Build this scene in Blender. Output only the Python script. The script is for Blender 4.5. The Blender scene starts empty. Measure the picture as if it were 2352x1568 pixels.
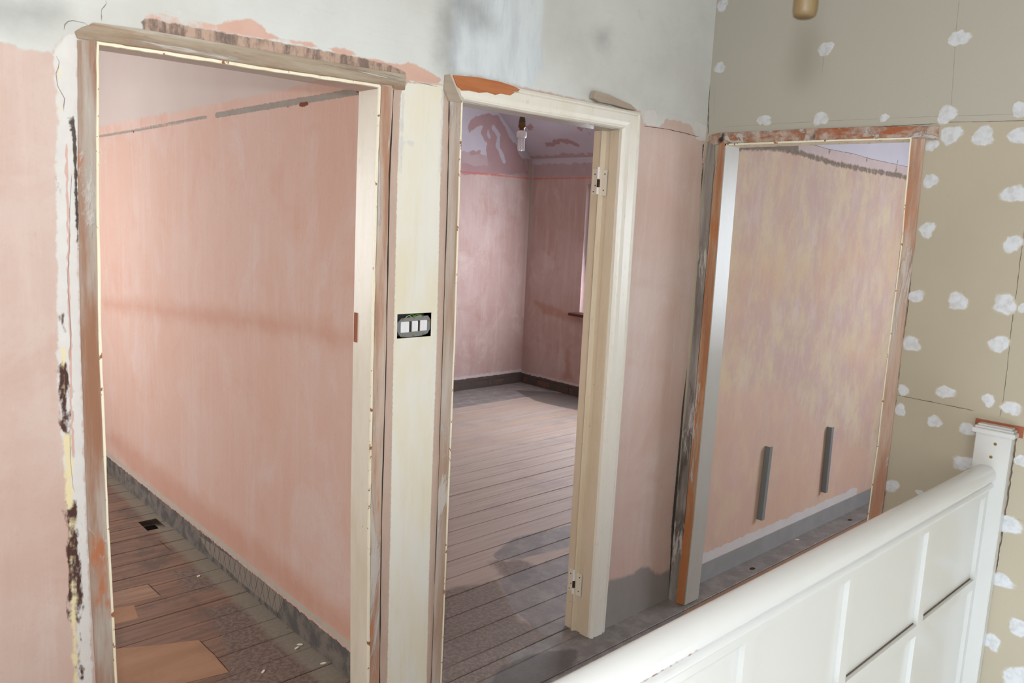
import bpy, bmesh, math, random
import numpy as np
from mathutils import Vector, Matrix

# ------------------------------------------------------------------ camera, world, light, exposure
C = bpy.context.scene.collection
SC = bpy.context.scene
CAM = (-2.834285, -1.926442, 1.635220)
YAW, PITCH, ROLL, FPX = 0.751194, 0.149254, 0.046883, 1813.45
fw = Vector((math.sin(YAW)*math.cos(PITCH), math.cos(YAW)*math.cos(PITCH), -math.sin(PITCH)))
r0 = Vector((math.cos(YAW), -math.sin(YAW), 0)); u0 = r0.cross(fw)
rt = r0*math.cos(ROLL)+u0*math.sin(ROLL); up = -r0*math.sin(ROLL)+u0*math.cos(ROLL)
cd = bpy.data.cameras.new('camera'); cam = bpy.data.objects.new('camera', cd); C.objects.link(cam)
M4 = Matrix.Identity(4)
for i in range(3):
    M4[i][0] = rt[i]; M4[i][1] = up[i]; M4[i][2] = -fw[i]; M4[i][3] = CAM[i]
cam.matrix_world = M4
cd.sensor_width = 23.5; cd.lens = FPX/2352*23.5; cd.clip_start = 0.02
cd.dof.use_dof = True; cd.dof.focus_distance = 3.2; cd.dof.aperture_fstop = 4.5
SC.camera = cam
SC.view_settings.view_transform = 'Standard'; SC.view_settings.look = 'None'
SC.view_settings.gamma = 1.0; SC.view_settings.exposure = 0.0; SC.view_settings.use_curve_mapping = False
w = bpy.data.worlds.new('sky'); SC.world = w; w.use_nodes = True
w.node_tree.nodes['Background'].inputs[0].default_value = (0.78, 0.88, 1.0, 1)
w.node_tree.nodes['Background'].inputs[1].default_value = 7.0

def area(name, loc, to, sx, sy, power, col):
    d = bpy.data.lights.new(name, 'AREA'); d.shape = 'RECTANGLE'; d.size = sx; d.size_y = sy
    d.energy = power; d.color = col
    o = bpy.data.objects.new(name, d); C.objects.link(o); o.location = loc
    o.rotation_euler = (Vector(to)-Vector(loc)).to_track_quat('-Z', 'Y').to_euler()
    return o
def point(name, loc, rad, power, col):
    d = bpy.data.lights.new(name, 'POINT'); d.shadow_soft_size = rad; d.energy = power; d.color = col
    o = bpy.data.objects.new(name, d); C.objects.link(o); o.location = loc
    return o
# the photographer's flash, a hand above the lens
point('camera_flash', (-2.885, -1.945, 1.745), 0.030, 88, (0.94, 0.975, 1.0))
# daylight through the windows of each room and from the lower stairs
area('daylight_left_room', (-3.2, 3.75, 1.5), (-2.6, 0, 1.0), 1.6, 1.3, 72, (0.95, 0.97, 1.0))
area('daylight_middle_room', (2.62, 2.2, 1.45), (0, 2.6, 0.9), 1.5, 1.1, 54, (0.90, 0.92, 1.0))
area('daylight_right_room', (2.66, -1.7, 1.5), (0, -0.5, 1.0), 1.2, 1.1, 32, (0.88, 0.92, 1.0))
area('daylight_lower_stairs', (-.03, -2.6, -.35), (-2.0, -2.3, -.2), 1.2, 1.3, 22, (0.86, 0.93, 1.0))
area('fill_stairs', (-2.5, -3.5, 1.45), (-1.3, 0.0, 1.0), 1.0, 1.3, 24, (0.88, 0.94, 1.0))  # added light to brighten the banister; the wall behind has no window

# ------------------------------------------------------------------ helpers
def U(px, py, ax, val):
    """the real point a line of sight of the 2352x1568 frame meets on the plane ax = val"""
    d = fw*FPX + rt*(px-1176) - up*(py-784); i = 'xyz'.index(ax)
    t = (val-CAM[i])/d[i]
    return Vector((CAM[0]+d[0]*t, CAM[1]+d[1]*t, CAM[2]+d[2]*t))
def lin(c):
    return tuple(((v/255)/12.92 if v/255 <= .04045 else ((v/255+.055)/1.055)**2.4) for v in c)+(1,)

class G:
    """small wrapper to write node materials"""
    def __init__(s, name):
        s.m = bpy.data.materials.new(name); s.m.use_nodes = True
        s.t = s.m.node_tree; s.b = s.t.nodes['Principled BSDF']
        s.pos = s.t.nodes.new('ShaderNodeNewGeometry').outputs['Position']
    def put(s, sock, v):
        if isinstance(v, bpy.types.NodeSocket): s.t.links.new(v, sock)
        else: sock.default_value = v
    def math(s, op, a, b=0.0, clamp=False):
        n = s.t.nodes.new('ShaderNodeMath'); n.operation = op; n.use_clamp = clamp
        s.put(n.inputs[0], a); s.put(n.inputs[1], b); return n.outputs[0]
    def sub(s, a, b): return s.math('SUBTRACT', a, b)
    def mul(s, a, b, clamp=False): return s.math('MULTIPLY', a, b, clamp)
    def add(s, a, b, clamp=False): return s.math('ADD', a, b, clamp)
    def xyz(s, i):
        n = s.t.nodes.new('ShaderNodeSeparateXYZ'); s.put(n.inputs[0], s.pos); return n.outputs[i]
    def map(s, sc, off=(0, 0, 0)):
        n = s.t.nodes.new('ShaderNodeMapping'); s.put(n.inputs[0], s.pos)
        n.inputs['Scale'].default_value = sc; n.inputs['Location'].default_value = off; return n.outputs[0]
    def noise(s, sc=1, det=4, rough=.55, vec=None, dist=0):
        n = s.t.nodes.new('ShaderNodeTexNoise'); s.put(n.inputs['Vector'], vec if vec is not None else s.pos)
        n.inputs['Scale'].default_value = sc; n.inputs['Detail'].default_value = det
        n.inputs['Roughness'].default_value = rough; n.inputs['Distortion'].default_value = dist
        return n.outputs['Fac']
    def step(s, v, lo, hi):
        n = s.t.nodes.new('ShaderNodeMapRange'); n.interpolation_type = 'SMOOTHSTEP'
        s.put(n.inputs['Value'], v); n.inputs['From Min'].default_value = lo; n.inputs['From Max'].default_value = hi
        return n.outputs[0]
    def mix(s, f, a, b):
        n = s.t.nodes.new('ShaderNodeMix'); n.data_type = 'RGBA'
        s.put(n.inputs[0], f); s.put(n.inputs[6], lin(a) if isinstance(a, tuple) else a)
        s.put(n.inputs[7], lin(b) if isinstance(b, tuple) else b); return n.outputs[2]
    def mixf(s, f, a, b):
        n = s.t.nodes.new('ShaderNodeMix'); s.put(n.inputs[0], f); s.put(n.inputs[2], a); s.put(n.inputs[3], b); return n.outputs[0]
    def attr(s, name):
        n = s.t.nodes.new('ShaderNodeAttribute'); n.attribute_name = name; return n.outputs['Fac']
    def mask(s, name, amp=.02, sc=40, soft=.002, det=5, vec=None):
        nz = s.mul(s.sub(s.noise(sc, det, .6, vec), .5), amp)
        return s.step(s.add(s.attr(name), nz), -soft, soft)
    def done(s, col, rough=.8, bump=None, strength=.3, dist=.002, spec=.3, metal=0.0):
        s.put(s.b.inputs['Base Color'], lin(col) if isinstance(col, tuple) else col)
        s.put(s.b.inputs['Roughness'], rough); s.b.inputs['Specular IOR Level'].default_value = spec
        s.b.inputs['Metallic'].default_value = metal
        if bump is not None:
            n = s.t.nodes.new('ShaderNodeBump'); n.inputs['Strength'].default_value = strength
            n.inputs['Distance'].default_value = dist; s.put(n.inputs['Height'], bump)
            s.t.links.new(n.outputs[0], s.b.inputs['Normal'])
        return s.m

def tag(o, label=None, cat=None, group=None, kind=None):
    if label: o['label'] = label
    if cat: o['category'] = cat
    if group: o['group'] = group
    if kind: o['kind'] = kind
    return o
def link(name, me, mat, parent=None, smooth=False):
    o = bpy.data.objects.new(name, me); C.objects.link(o)
    if mat: me.materials.append(mat)
    if parent:
        o.parent = parent
        o.matrix_parent_inverse = Matrix.Translation(parent.matrix_basis.translation).inverted() if parent.type == 'EMPTY' else Matrix.Identity(4)
    if smooth:
        for p in me.polygons: p.use_smooth = True
    return o
def mesh(name, V, F, mat, parent=None, smooth=False, bevel=0):
    me = bpy.data.meshes.new(name); me.from_pydata([tuple(v) for v in V], [], F); me.update()
    bm = bmesh.new(); bm.from_mesh(me)
    bmesh.ops.recalc_face_normals(bm, faces=bm.faces)
    if bevel: bmesh.ops.bevel(bm, geom=bm.edges[:], offset=bevel, segments=2, affect='EDGES')
    bm.to_mesh(me); bm.free()
    return link(name, me, mat, parent, smooth)
def empty(name, loc):
    o = bpy.data.objects.new(name, None); C.objects.link(o); o.location = loc; o.empty_display_size = .1
    return o
def boxvf(x0, x1, y0, y1, z0, z1):
    V = [(x, y, z) for x in (x0, x1) for y in (y0, y1) for z in (z0, z1)]
    return V, [(0, 1, 3, 2), (4, 6, 7, 5), (0, 4, 5, 1), (2, 3, 7, 6), (0, 2, 6, 4), (1, 5, 7, 3)]
def box(name, x0, x1, y0, y1, z0, z1, mat, parent=None, bevel=0):
    V, F = boxvf(x0, x1, y0, y1, z0, z1)
    return mesh(name, V, F, mat, parent, bevel=bevel)
def multi(name, parts, mat, parent=None, bevel=0, smooth=False):
    V, F = [], []
    for v, f in parts:
        n = len(V); V += list(v); F += [tuple(i+n for i in q) for q in f]
    return mesh(name, V, F, mat, parent, bevel=bevel, smooth=smooth)
def lathe(axis, prof, n=24):
    """axis = (x, y); prof = [(r, z)...]"""
    V, F = [], []
    for r, z in prof:
        for k in range(n):
            a = 2*math.pi*k/n; V.append((axis[0]+r*math.cos(a), axis[1]+r*math.sin(a), z))
    for i in range(len(prof)-1):
        for k in range(n):
            F.append((i*n+k, i*n+(k+1) % n, (i+1)*n+(k+1) % n, (i+1)*n+k))
    F.append(tuple(range(n))[::-1]); F.append(tuple((len(prof)-1)*n+k for k in range(n)))
    return V, F
def tube(pts, r, n=8):
    V, F = [], []
    pts = [Vector(p) for p in pts]
    for i, p in enumerate(pts):
        d = (pts[min(i+1, len(pts)-1)]-pts[max(i-1, 0)]).normalized()
        a = d.orthogonal().normalized(); b = d.cross(a)
        for k in range(n):
            t = 2*math.pi*k/n; V.append(p+a*(r*math.cos(t))+b*(r*math.sin(t)))
    for i in range(len(pts)-1):
        for k in range(n): F.append((i*n+k, i*n+(k+1) % n, (i+1)*n+(k+1) % n, (i+1)*n+k))
    F.append(tuple(range(n))[::-1]); F.append(tuple((len(pts)-1)*n+k for k in range(n)))
    return V, F
def prism(poly, d):
    """poly: list of 3-D points, extruded by vector d"""
    n = len(poly); V = [Vector(p) for p in poly]+[Vector(p)+Vector(d) for p in poly]
    F = [tuple(range(n)), tuple(range(2*n-1, n-1, -1))]+[(i, (i+1) % n, n+(i+1) % n, n+i) for i in range(n)]
    return V, F
def strip(A, B, ax, val, d, ragged=0.0, seed=1, n=40):
    """long board between two polylines A, B given on the wall plane; extruded by d"""
    rnd = random.Random(seed)
    def samp(L, vert):
        L = [U(x, y, ax, val) for x, y in L]; out = []
        for k in range(n+1):
            t = k/n*(len(L)-1); i = min(int(t), len(L)-2); out.append(L[i].lerp(L[i+1], t-i))
        return out
    a, b = samp(A, 0), samp(B, 0)
    if ragged:
        for k in range(n+1):
            dirv = (b[k]-a[k]).normalized(); a[k] = a[k]+dirv*rnd.uniform(-ragged, ragged); b[k] = b[k]+dirv*rnd.uniform(-ragged, ragged)
    V, F = [], []
    d = Vector(d)
    for k in range(n+1): V += [a[k], b[k], b[k]+d, a[k]+d]
    for k in range(n):
        for j in range(4): F.append((4*k+j, 4*k+(j+1) % 4, 4*k+4+(j+1) % 4, 4*k+4+j))
    F += [(0, 1, 2, 3), (4*n+3, 4*n+2, 4*n+1, 4*n)]
    return V, F

# signed distances (positive inside), for the layers of paint and plaster
def sd_poly(P, poly):
    poly = np.array(poly, float); d = np.full(len(P), 1e9); ins = np.zeros(len(P), bool)
    for i in range(len(poly)):
        a, b = poly[i], poly[(i+1) % len(poly)]; e = b-a; v = P-a
        t = np.clip((v@e)/max(e@e, 1e-12), 0, 1); q = v-np.outer(t, e); d = np.minimum(d, (q*q).sum(1))
        c = (a[1] > P[:, 1]) != (b[1] > P[:, 1])
        with np.errstate(divide='ignore', invalid='ignore'):
            xx = (b[0]-a[0])*(P[:, 1]-a[1])/(b[1]-a[1]+1e-15)+a[0]
        ins ^= c & (P[:, 0] < xx)
    d = np.sqrt(d); return np.where(ins, d, -d)
def sd_line(P, line, wd):
    line = np.array(line, float); d = np.full(len(P), 1e9)
    for i in range(len(line)-1):
        a, b = line[i], line[i+1]; e = b-a; v = P-a
        t = np.clip((v@e)/max(e@e, 1e-12), 0, 1); q = v-np.outer(t, e); d = np.minimum(d, (q*q).sum(1))
    return wd-np.sqrt(d)
def layer(o, name, items, ax, val, keep):
    """items: ('poly', px points) or ('line', px points, halfwidth) or ('rect', a0,a1,b0,b1) in plane coordinates"""
    me = o.data; n = len(me.vertices); co = np.empty(n*3); me.vertices.foreach_get('co', co); co = co.reshape(-1, 3)
    idx = ['xyz'.index(k) for k in keep]; P = co[:, idx]; best = np.full(n, -9.0)
    for it in items:
        if it[0] == 'rect':
            a0, a1, b0, b1 = it[1:]; v = sd_poly(P, [(a0, b0), (a1, b0), (a1, b1), (a0, b1)])
        elif it[0] == 'wline': v = sd_line(P, it[1], it[2])
        else:
            q = [[U(x, y, ax, val)[k] for k in idx] for x, y in it[1]]
            v = sd_poly(P, q) if it[0] == 'poly' else sd_line(P, q, it[2])
        best = np.maximum(best, v)
    at = me.attributes.new(name, 'FLOAT', 'POINT'); at.data.foreach_set('value', best.astype(np.float32))

RIB = []
def ribbon(name, pts, ax, val, wd, mat, parent, off=-.0004, seed=0, world=False):
    rr = random.Random(seed+len(RIB)); RIB.append(1); k3 = ['xyz'.index(k) for k in 'xyz' if k != ax]; ia = 'xyz'.index(ax)
    P = [Vector((p[0], p[1])) for p in pts] if world else [Vector([U(x, y, ax, val)[k] for k in k3]) for x, y in pts]
    L = sum((P[i+1]-P[i]).length for i in range(len(P)-1)); n = max(6, int(L/.012)); out = []
    cum = [0]
    for i in range(len(P)-1): cum.append(cum[-1]+(P[i+1]-P[i]).length)
    for k in range(n+1):
        d = L*k/n; i = max(j for j in range(len(P)-1) if cum[j] <= d+1e-9); out.append(P[i].lerp(P[i+1], (d-cum[i])/max(cum[i+1]-cum[i], 1e-9)))
    V = []
    for k, p in enumerate(out):
        t = (out[min(k+1, n)]-out[max(k-1, 0)]).normalized(); nn = Vector((-t.y, t.x)); j = rr.uniform(-.5, .5)*wd
        for sgn in (1, -1):
            q = p+nn*(j+sgn*wd*rr.uniform(.35, 1.3)*(.25 if k in (0, n) else 1)); v = [0, 0, 0]; v[k3[0]] = q.x; v[k3[1]] = q.y; v[ia] = val+off; V.append(v)
    F = [(2*k, 2*k+1, 2*k+3, 2*k+2) for k in range(n)]
    return mesh(name, V, F, mat, parent)
def cuts(a0, a1, step, extra):
    L = list(np.arange(a0, a1, step))+[a1]+list(extra)
    L = sorted(L); out = [L[0]]
    ex = set(round(e, 5) for e in extra)
    for v in L[1:]:
        if v-out[-1] < step*.3:
            if round(v, 5) in ex: out[-1] = v
            continue
        out.append(v)
    return out
def wallgrid(name, ax, val, thick, a0, a1, z0, z1, step, holes, mat, back=True):
    """wall on plane ax = val, fine facing grid, holes [(a0,a1,z0,z1)], slab of the given thickness behind it"""
    other = 'y' if ax == 'x' else 'x'
    A = cuts(a0, a1, step, [h[0] for h in holes]+[h[1] for h in holes])
    Z = cuts(z0, z1, step, [h[2] for h in holes]+[h[3] for h in holes])
    def pt(a, z, d): return (val+d, a, z) if ax == 'x' else (a, val+d, z)
    def inh(a, z): return any(h[0]-1e-6 < a < h[1]+1e-6 and h[2]-1e-6 < z < h[3]+1e-6 for h in holes)
    V = [pt(a, z, 0) for a in A for z in Z]; nz = len(Z); F = []
    for i in range(len(A)-1):
        for j in range(nz-1):
            if inh((A[i]+A[i+1])/2, (Z[j]+Z[j+1])/2): continue
            F.append((i*nz+j, (i+1)*nz+j, (i+1)*nz+j+1, i*nz+j+1))
    if back:
        A2 = sorted(set([a0, a1]+[h[0] for h in holes]+[h[1] for h in holes])); Z2 = sorted(set([z0, z1]+[h[2] for h in holes]+[h[3] for h in holes]))
        n0 = len(V); V += [pt(a, z, thick) for a in A2 for z in Z2]; m = len(Z2)
        for i in range(len(A2)-1):
            for j in range(m-1):
                if inh((A2[i]+A2[i+1])/2, (Z2[j]+Z2[j+1])/2): continue
                F.append((n0+i*m+j, n0+i*m+j+1, n0+(i+1)*m+j+1, n0+(i+1)*m+j))
        for (p, q, r, t) in [(a0, a1, z0, z1)]+list(holes):
            if r < .01:
                n1 = len(V); V += [pt(a, z, d) for d in (0, thick) for a, z in ((p, r), (q, r), (q, t), (p, t))]
                F += [(n1+k, n1+(k+1) % 4, n1+4+(k+1) % 4, n1+4+k) for k in (1, 2, 3)]; continue
            n1 = len(V); V += [pt(a, z, d) for d in (0, thick) for a, z in ((p, r), (q, r), (q, t), (p, t))]
            F += [(n1+k, n1+(k+1) % 4, n1+4+(k+1) % 4, n1+4+k) for k in range(4)]
    me = bpy.data.meshes.new(name); me.from_pydata(V, [], F); me.update()
    return link(name, me, mat)

# ------------------------------------------------------------------ materials
def pink(g, a=(198, 170, 158), b=(206, 188, 179), c=(191, 156, 141), st=.4):
    """bare pink plaster with chalky vertical brush marks"""
    big = g.noise(1.6, 4, .6); col = g.mix(g.step(big, .35, .68), a, b)
    col = g.mix(g.mul(g.step(g.noise(3.1, 5, .65, dist=.6), .52, .75), .6), col, c)
    stk = g.noise(1, 6, .72, g.map((15, 15, 1.3)), .5)
    col = g.mix(g.mul(g.step(stk, .44, .78), st), col, (216, 202, 196))
    col = g.mix(g.mul(g.step(g.noise(2.4, 7, .7, g.map((1, 1, .7), (9, 3, 5)), .8), .5, .72), .5), col, (214, 200, 194))
    col = g.mix(g.mul(g.step(g.noise(1, 7, .75, g.map((34, 34, 5), (2, 7, 1))), .5, .8), st*.5), col, (188, 150, 134))
    f1 = g.noise(70, 6, .75); col = g.mix(g.mul(g.step(f1, .5, .75), .22), col, (176, 140, 124))
    f2 = g.noise(1, 6, .8, g.map((120, 120, 22), (3, 3, 3))); col = g.mix(g.mul(g.step(f2, .52, .8), .25), col, (226, 212, 206))
    f3 = g.noise(130, 1, .4, g.map((1, 1, 1), (6, 6, 6))); col = g.mix(g.mul(g.step(f3, .80, .83), .5), col, (120, 92, 80))
    return col, g.add(stk, g.mul(f1, .4))
def rough_wood(name, brown=(158, 116, 92), grey=(184, 174, 164), orange=(182, 118, 82), bias=.56, sc=(22, 22, 2.0), horiz=False, rough=.85):
    g = G(name); k = (2.0, 22, 22) if horiz else sc
    n1 = g.noise(1, 6, .62, g.map(k)); n2 = g.noise(1.2, 5, .6, g.map((k[0]*.35, k[1]*.35, k[2]*1.2), (3, 1, 2)))
    n3 = g.noise(1, 9, .8, g.map((k[0]*6, k[1]*6, k[2]*3)))
    col = g.mix(g.step(n1, .35, .62), brown, grey)
    col = g.mix(g.step(n2, bias, bias+.12), col, orange)
    col = g.mix(g.mul(g.step(n1, .58, .72), .7), col, (206, 202, 194))
    n4 = g.noise(1, 7, .72, g.map((k[0]*.5, k[1]*.5, k[2]*.9), (7, 2, 4)), .6)
    wm = g.step(n4, .54, .60); col = g.mix(g.mul(wm, .8), col, g.mix(n3, (196, 190, 184), (214, 210, 204)))
    col = g.mix(g.mul(g.step(n3, .56, .74), .55), col, (92, 72, 58))
    col = g.mix(g.step(g.noise(7, 3, .5, g.map((1, 1, .6), (8, 0, 0))), .70, .74), col, (70, 60, 54))
    return g.done(col, rough, g.add(g.add(n3, wm), g.mul(n1, 1.5)), .8, .003)
def cream(name, base=(226, 219, 203), dark=(210, 198, 174), chips=.74, rough=.38, chipcol=(150, 108, 72)):
    g = G(name)
    n = g.noise(1, 6, .65, g.map((9, 9, 2))); col = g.mix(g.mul(g.step(n, .42, .72), .7), base, dark)
    col = g.mix(g.mul(g.step(g.noise(1, 5, .7, g.map((60, 60, 30))), .56, .78), .3), col, (176, 160, 132))
    sp = g.noise(46, 4, .6); col = g.mix(g.step(sp, chips, chips+.02), col, chipcol)
    return g.done(col, rough, g.add(g.noise(60, 3), g.mul(n, 1.5)), .15, .002, spec=.5)

MAT = {}
MAT['crackdark'] = G('crack_shadow_dirt').done((112, 100, 92), .95)
MAT['crackbrown'] = G('brown_crack').done((92, 60, 48), .95)
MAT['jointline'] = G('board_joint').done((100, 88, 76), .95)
MAT['pencilline'] = G('pencil_line').done((146, 140, 128), .95)
MAT['cutdark'] = G('saw_cut').done((62, 46, 38), .95)
MAT['hatchline'] = G('scratch_key').done((88, 80, 72), .95)
# --- front wall of the landing
g = G('landing_front_wall_plaster')
col, stk = pink(g)
hts = g.mul(stk, .3)
m = g.mask('tan', .01, 60, .003); tn = g.mix(g.noise(9, 6, .7, g.map((3, 1, 1))), (176, 150, 136), (206, 186, 172)); col = g.mix(m, col, tn)
m = g.mask('white', .03, 30, .004)
wn = g.noise(1.6, 6, .6); wc = g.mix(g.step(wn, .35, .7), (214, 218, 216), (198, 199, 194))
wc = g.mix(g.mul(g.step(g.noise(5.5, 6, .7), .58, .8), .5), wc, (168, 166, 160))
wc = g.mix(g.mul(g.step(g.noise(1, 6, .75, g.map((6, 6, 60))), .5, .8), .25), wc, (186, 186, 182)); wc = g.mix(g.mul(g.step(g.noise(34, 6, .75), .55, .8), .3), wc, (232, 234, 234))
wc = g.mix(g.mul(g.step(g.noise(90, 2, .5), .76, .8), .6), wc, (120, 118, 116))
col = g.mix(m, col, wc); hts = g.add(hts, g.mul(m, 1.2))
m = g.mask('blue', .05, 14, .02); col = g.mix(g.mul(m, .8), col, g.mix(g.step(g.noise(1, 5, .6, g.map((16, 1, 4))), .4, .7), (216, 226, 232), (196, 204, 212)))
hts = g.add(hts, g.mul(g.mul(m, g.noise(1, 4, .6, g.map((30, 1, 9)), dist=1.2)), 2.2))
m = g.mask('soot', .12, 8, .07); col = g.mix(g.mul(m, .75), col, (132, 134, 134))
m = g.mask('patch', .02, 40, .003); col = g.mix(m, col, g.mix(g.noise(20, 4), (202, 160, 144), (214, 184, 170)))
m = g.mask('scar', .012, 50, .002); sc_ = g.mix(g.step(g.noise(1, 7, .75, g.map((34, 34, 12))), .42, .6), (184, 158, 142), (122, 106, 98))
col = g.mix(m, col, sc_); hts = g.sub(hts, g.mul(m, 1.5))
m = g.mask('cream', .008, 90, .002)
cr = g.mix(g.step(g.noise(1.5, 5, .65, g.map((5, 5, 1.6))), .38, .66), (228, 227, 218), (226, 220, 198))
cr = g.mix(g.mul(g.step(g.noise(1, 6, .7, g.map((40, 40, 3))), .5, .75), .25), cr, (206, 192, 164))
col = g.mix(m, col, cr); hts = g.add(hts, g.mul(m, 1.5))
m = g.mask('filler', .025, 34, .003); col = g.mix(m, col, g.mix(g.noise(14, 5, .6), (224, 224, 222), (202, 198, 194)))
hts = g.add(hts, g.mul(m, g.add(.8, g.noise(50, 5, .7))))
m = g.mask('fleck', .05, 26, .004, 7, g.map((2.2, 1, .8))); col = g.mix(m, col, (78, 52, 46))
m = g.mask('yellow', .03, 30, .004, 6); col = g.mix(m, col, (226, 214, 174))
m = g.mask('grey', .05, 16, .012); col = g.mix(m, col, g.mix(g.noise(6, 6, .7), (132, 126, 122), (156, 150, 146)))
m = g.mask('gap', .008, 70, .001); col = g.mix(m, col, g.mix(g.noise(30, 5, .7), (52, 46, 44), (104, 94, 86))); hts = g.sub(hts, g.mul(m, 4))
m = g.mask('crack', .003, 60, .0006); col = g.mix(m, col, (96, 82, 76)); hts = g.sub(hts, g.mul(m, 3))
MAT['front'] = g.done(col, .72, g.add(hts, g.mul(g.noise(120, 3), .15)), .35, .003, spec=.25)

# --- plain pink rooms
g = G('left_room_pink_plaster')
col, stk = pink(g, (208, 172, 156), (210, 180, 167), (204, 160, 141), .36)
m = g.mask('band', .10, 9, .05); col = g.mix(g.mul(m, .55), col, (194, 142, 120))
m = g.mask('white', .05, 22, .006); col = g.mix(m, col, g.mix(g.noise(3, 4), (196, 180, 172), (206, 194, 188)))
m = g.mask('groove', .01, 60, .002); col = g.mix(m, col, g.mix(g.noise(24, 5), (140, 132, 122), (168, 162, 152))); hh = g.sub(g.mul(stk, .4), g.mul(m, 3))
m = g.mask('rust', .02, 40, .002); col = g.mix(m, col, (122, 66, 44))
m = g.mask('edge', .012, 40, .002); col = g.mix(m, col, g.mix(g.noise(22, 4), (176, 168, 154), (196, 186, 172)))
m = g.mask('base', .03, 32, .002, 6)
bc = g.mix(g.step(g.noise(14, 6, .7), .4, .6), (92, 88, 86), (122, 114, 106)); col = g.mix(m, col, bc); hh = g.sub(hh, g.mul(m, 4))
m = g.mask('lath', .004, 60, .001); col = g.mix(m, col, (136, 126, 116))
n = g.t.nodes.new('ShaderNodeTexBrick'); g.put(n.inputs['Vector'], g.map((0, 1, 1)));
m = g.mask('hatch', .001, 60, .0008); col = g.mix(m, col, (84, 76, 68))
MAT['left_room'] = g.done(col, .85, hh, .35, .003, spec=.2)

g = G('middle_room_plaster')
col, stk = pink(g, (182, 154, 147), (190, 167, 162), (172, 136, 124), .34)
m = g.mask('upper', .03, 30, .01); col = g.mix(m, col, g.mix(g.noise(8, 5), (166, 142, 142), (184, 166, 168)))
m = g.mask('white', .10, 12, .004, 6); col = g.mix(m, col, g.mix(g.noise(4, 5), (178, 172, 182), (196, 190, 198)))  # white paint darkened to stand for shade high in the room; inlet matches
m = g.mask('pinkpatch', .07, 14, .004, 7); col = g.mix(m, col, g.mix(g.noise(6, 5), (158, 128, 130), (178, 150, 150)))
m = g.mask('inlet', .04, 18, .004, 6); col = g.mix(m, col, g.mix(g.noise(4, 5), (178, 172, 182), (196, 190, 198)))
m = g.mask('red', .01, 20, .005); col = g.mix(g.mul(m, .75), col, (206, 96, 78))
m = g.mask('pale', .01, 40, .004); col = g.mix(g.mul(m, .6), col, (190, 176, 168))
m = g.mask('damp', .06, 14, .03); col = g.mix(g.mul(m, .45), col, (160, 104, 76))
m = g.mask('rim', .03, 30, .003); col = g.mix(m, col, (204, 190, 190))
m = g.mask('base', .03, 26, .002, 5)
bk = g.t.nodes.new('ShaderNodeTexBrick')
cmb = g.t.nodes.new('ShaderNodeCombineXYZ'); g.put(cmb.inputs[0], g.add(g.xyz(0), g.xyz(1))); g.put(cmb.inputs[1], g.xyz(2)); g.put(bk.inputs['Vector'], cmb.outputs[0])
bk.inputs['Scale'].default_value = 1; bk.inputs['Brick Width'].default_value = .225; bk.inputs['Row Height'].default_value = .075; bk.inputs['Mortar Size'].default_value = .008
bk.inputs['Color1'].default_value = lin((124, 92, 78)); bk.inputs['Color2'].default_value = lin((96, 78, 70)); bk.inputs['Mortar'].default_value = lin((70, 62, 58))
bb = g.mix(g.step(g.noise(9, 6, .7), .36, .52), bk.outputs['Color'], (86, 78, 74)); col = g.mix(m, col, bb)
m2 = g.mask('crack', .004, 40, .001); col = g.mix(m2, col, (110, 96, 94))
MAT['middle_room'] = g.done(col, .85, g.sub(g.mul(stk, .4), g.mul(m, 4)), .4, .004, spec=.2)

g = G('right_room_mottled_plaster')
big = g.noise(1.8, 5, .6); n1 = g.noise(1, 7, .72, g.map((6, 6, 3.6), (4, 0, 0))); n2 = g.noise(1, 7, .75, g.map((12, 12, 4.5), (1, 5, 0)), .4)
col = g.mix(g.step(n1, .4, .64), (192, 166, 156), (206, 188, 160))
col = g.mix(g.mul(g.step(n2, .46, .72), .7), col, (208, 190, 184))
col = g.mix(g.mul(g.step(big, .45, .7), .5), col, (200, 164, 138))
col = g.mix(g.mul(g.step(g.noise(38, 6, .75), .6, .74), .35), col, (150, 130, 110))
m = g.mask('pinkzone', .12, 9, .04); col = g.mix(g.mul(m, .5), col, (206, 172, 154))
m = g.mask('rail', .02, 26, .004); col = g.mix(m, col, g.mix(g.noise(18, 4), (190, 168, 166), (206, 190, 188)))
m = g.mask('upper', .01, 26, .003); col = g.mix(m, col, g.mix(g.noise(5, 4), (206, 202, 212), (192, 188, 198)))
m = g.mask('dirt', .05, 24, .006, 7); col = g.mix(m, col, g.mix(g.noise(30, 5, .7), (98, 86, 78), (160, 146, 132))); hh = g.sub(g.mul(n2, .4), g.mul(m, 2))
m = g.mask('whitestrip', .055, 13, .003, 7); col = g.mix(m, col, g.mix(g.noise(8, 4), (210, 206, 206), (196, 190, 188)))
m = g.mask('grey', .006, 20, .003); col = g.mix(m, col, g.mix(g.noise(10, 5), (132, 130, 130), (156, 154, 154)))
m = g.mask('crack', .003, 40, .001); col = g.mix(m, col, (110, 96, 96))
MAT['right_room'] = g.done(col, .85, hh, .35, .003, spec=.2)

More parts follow.
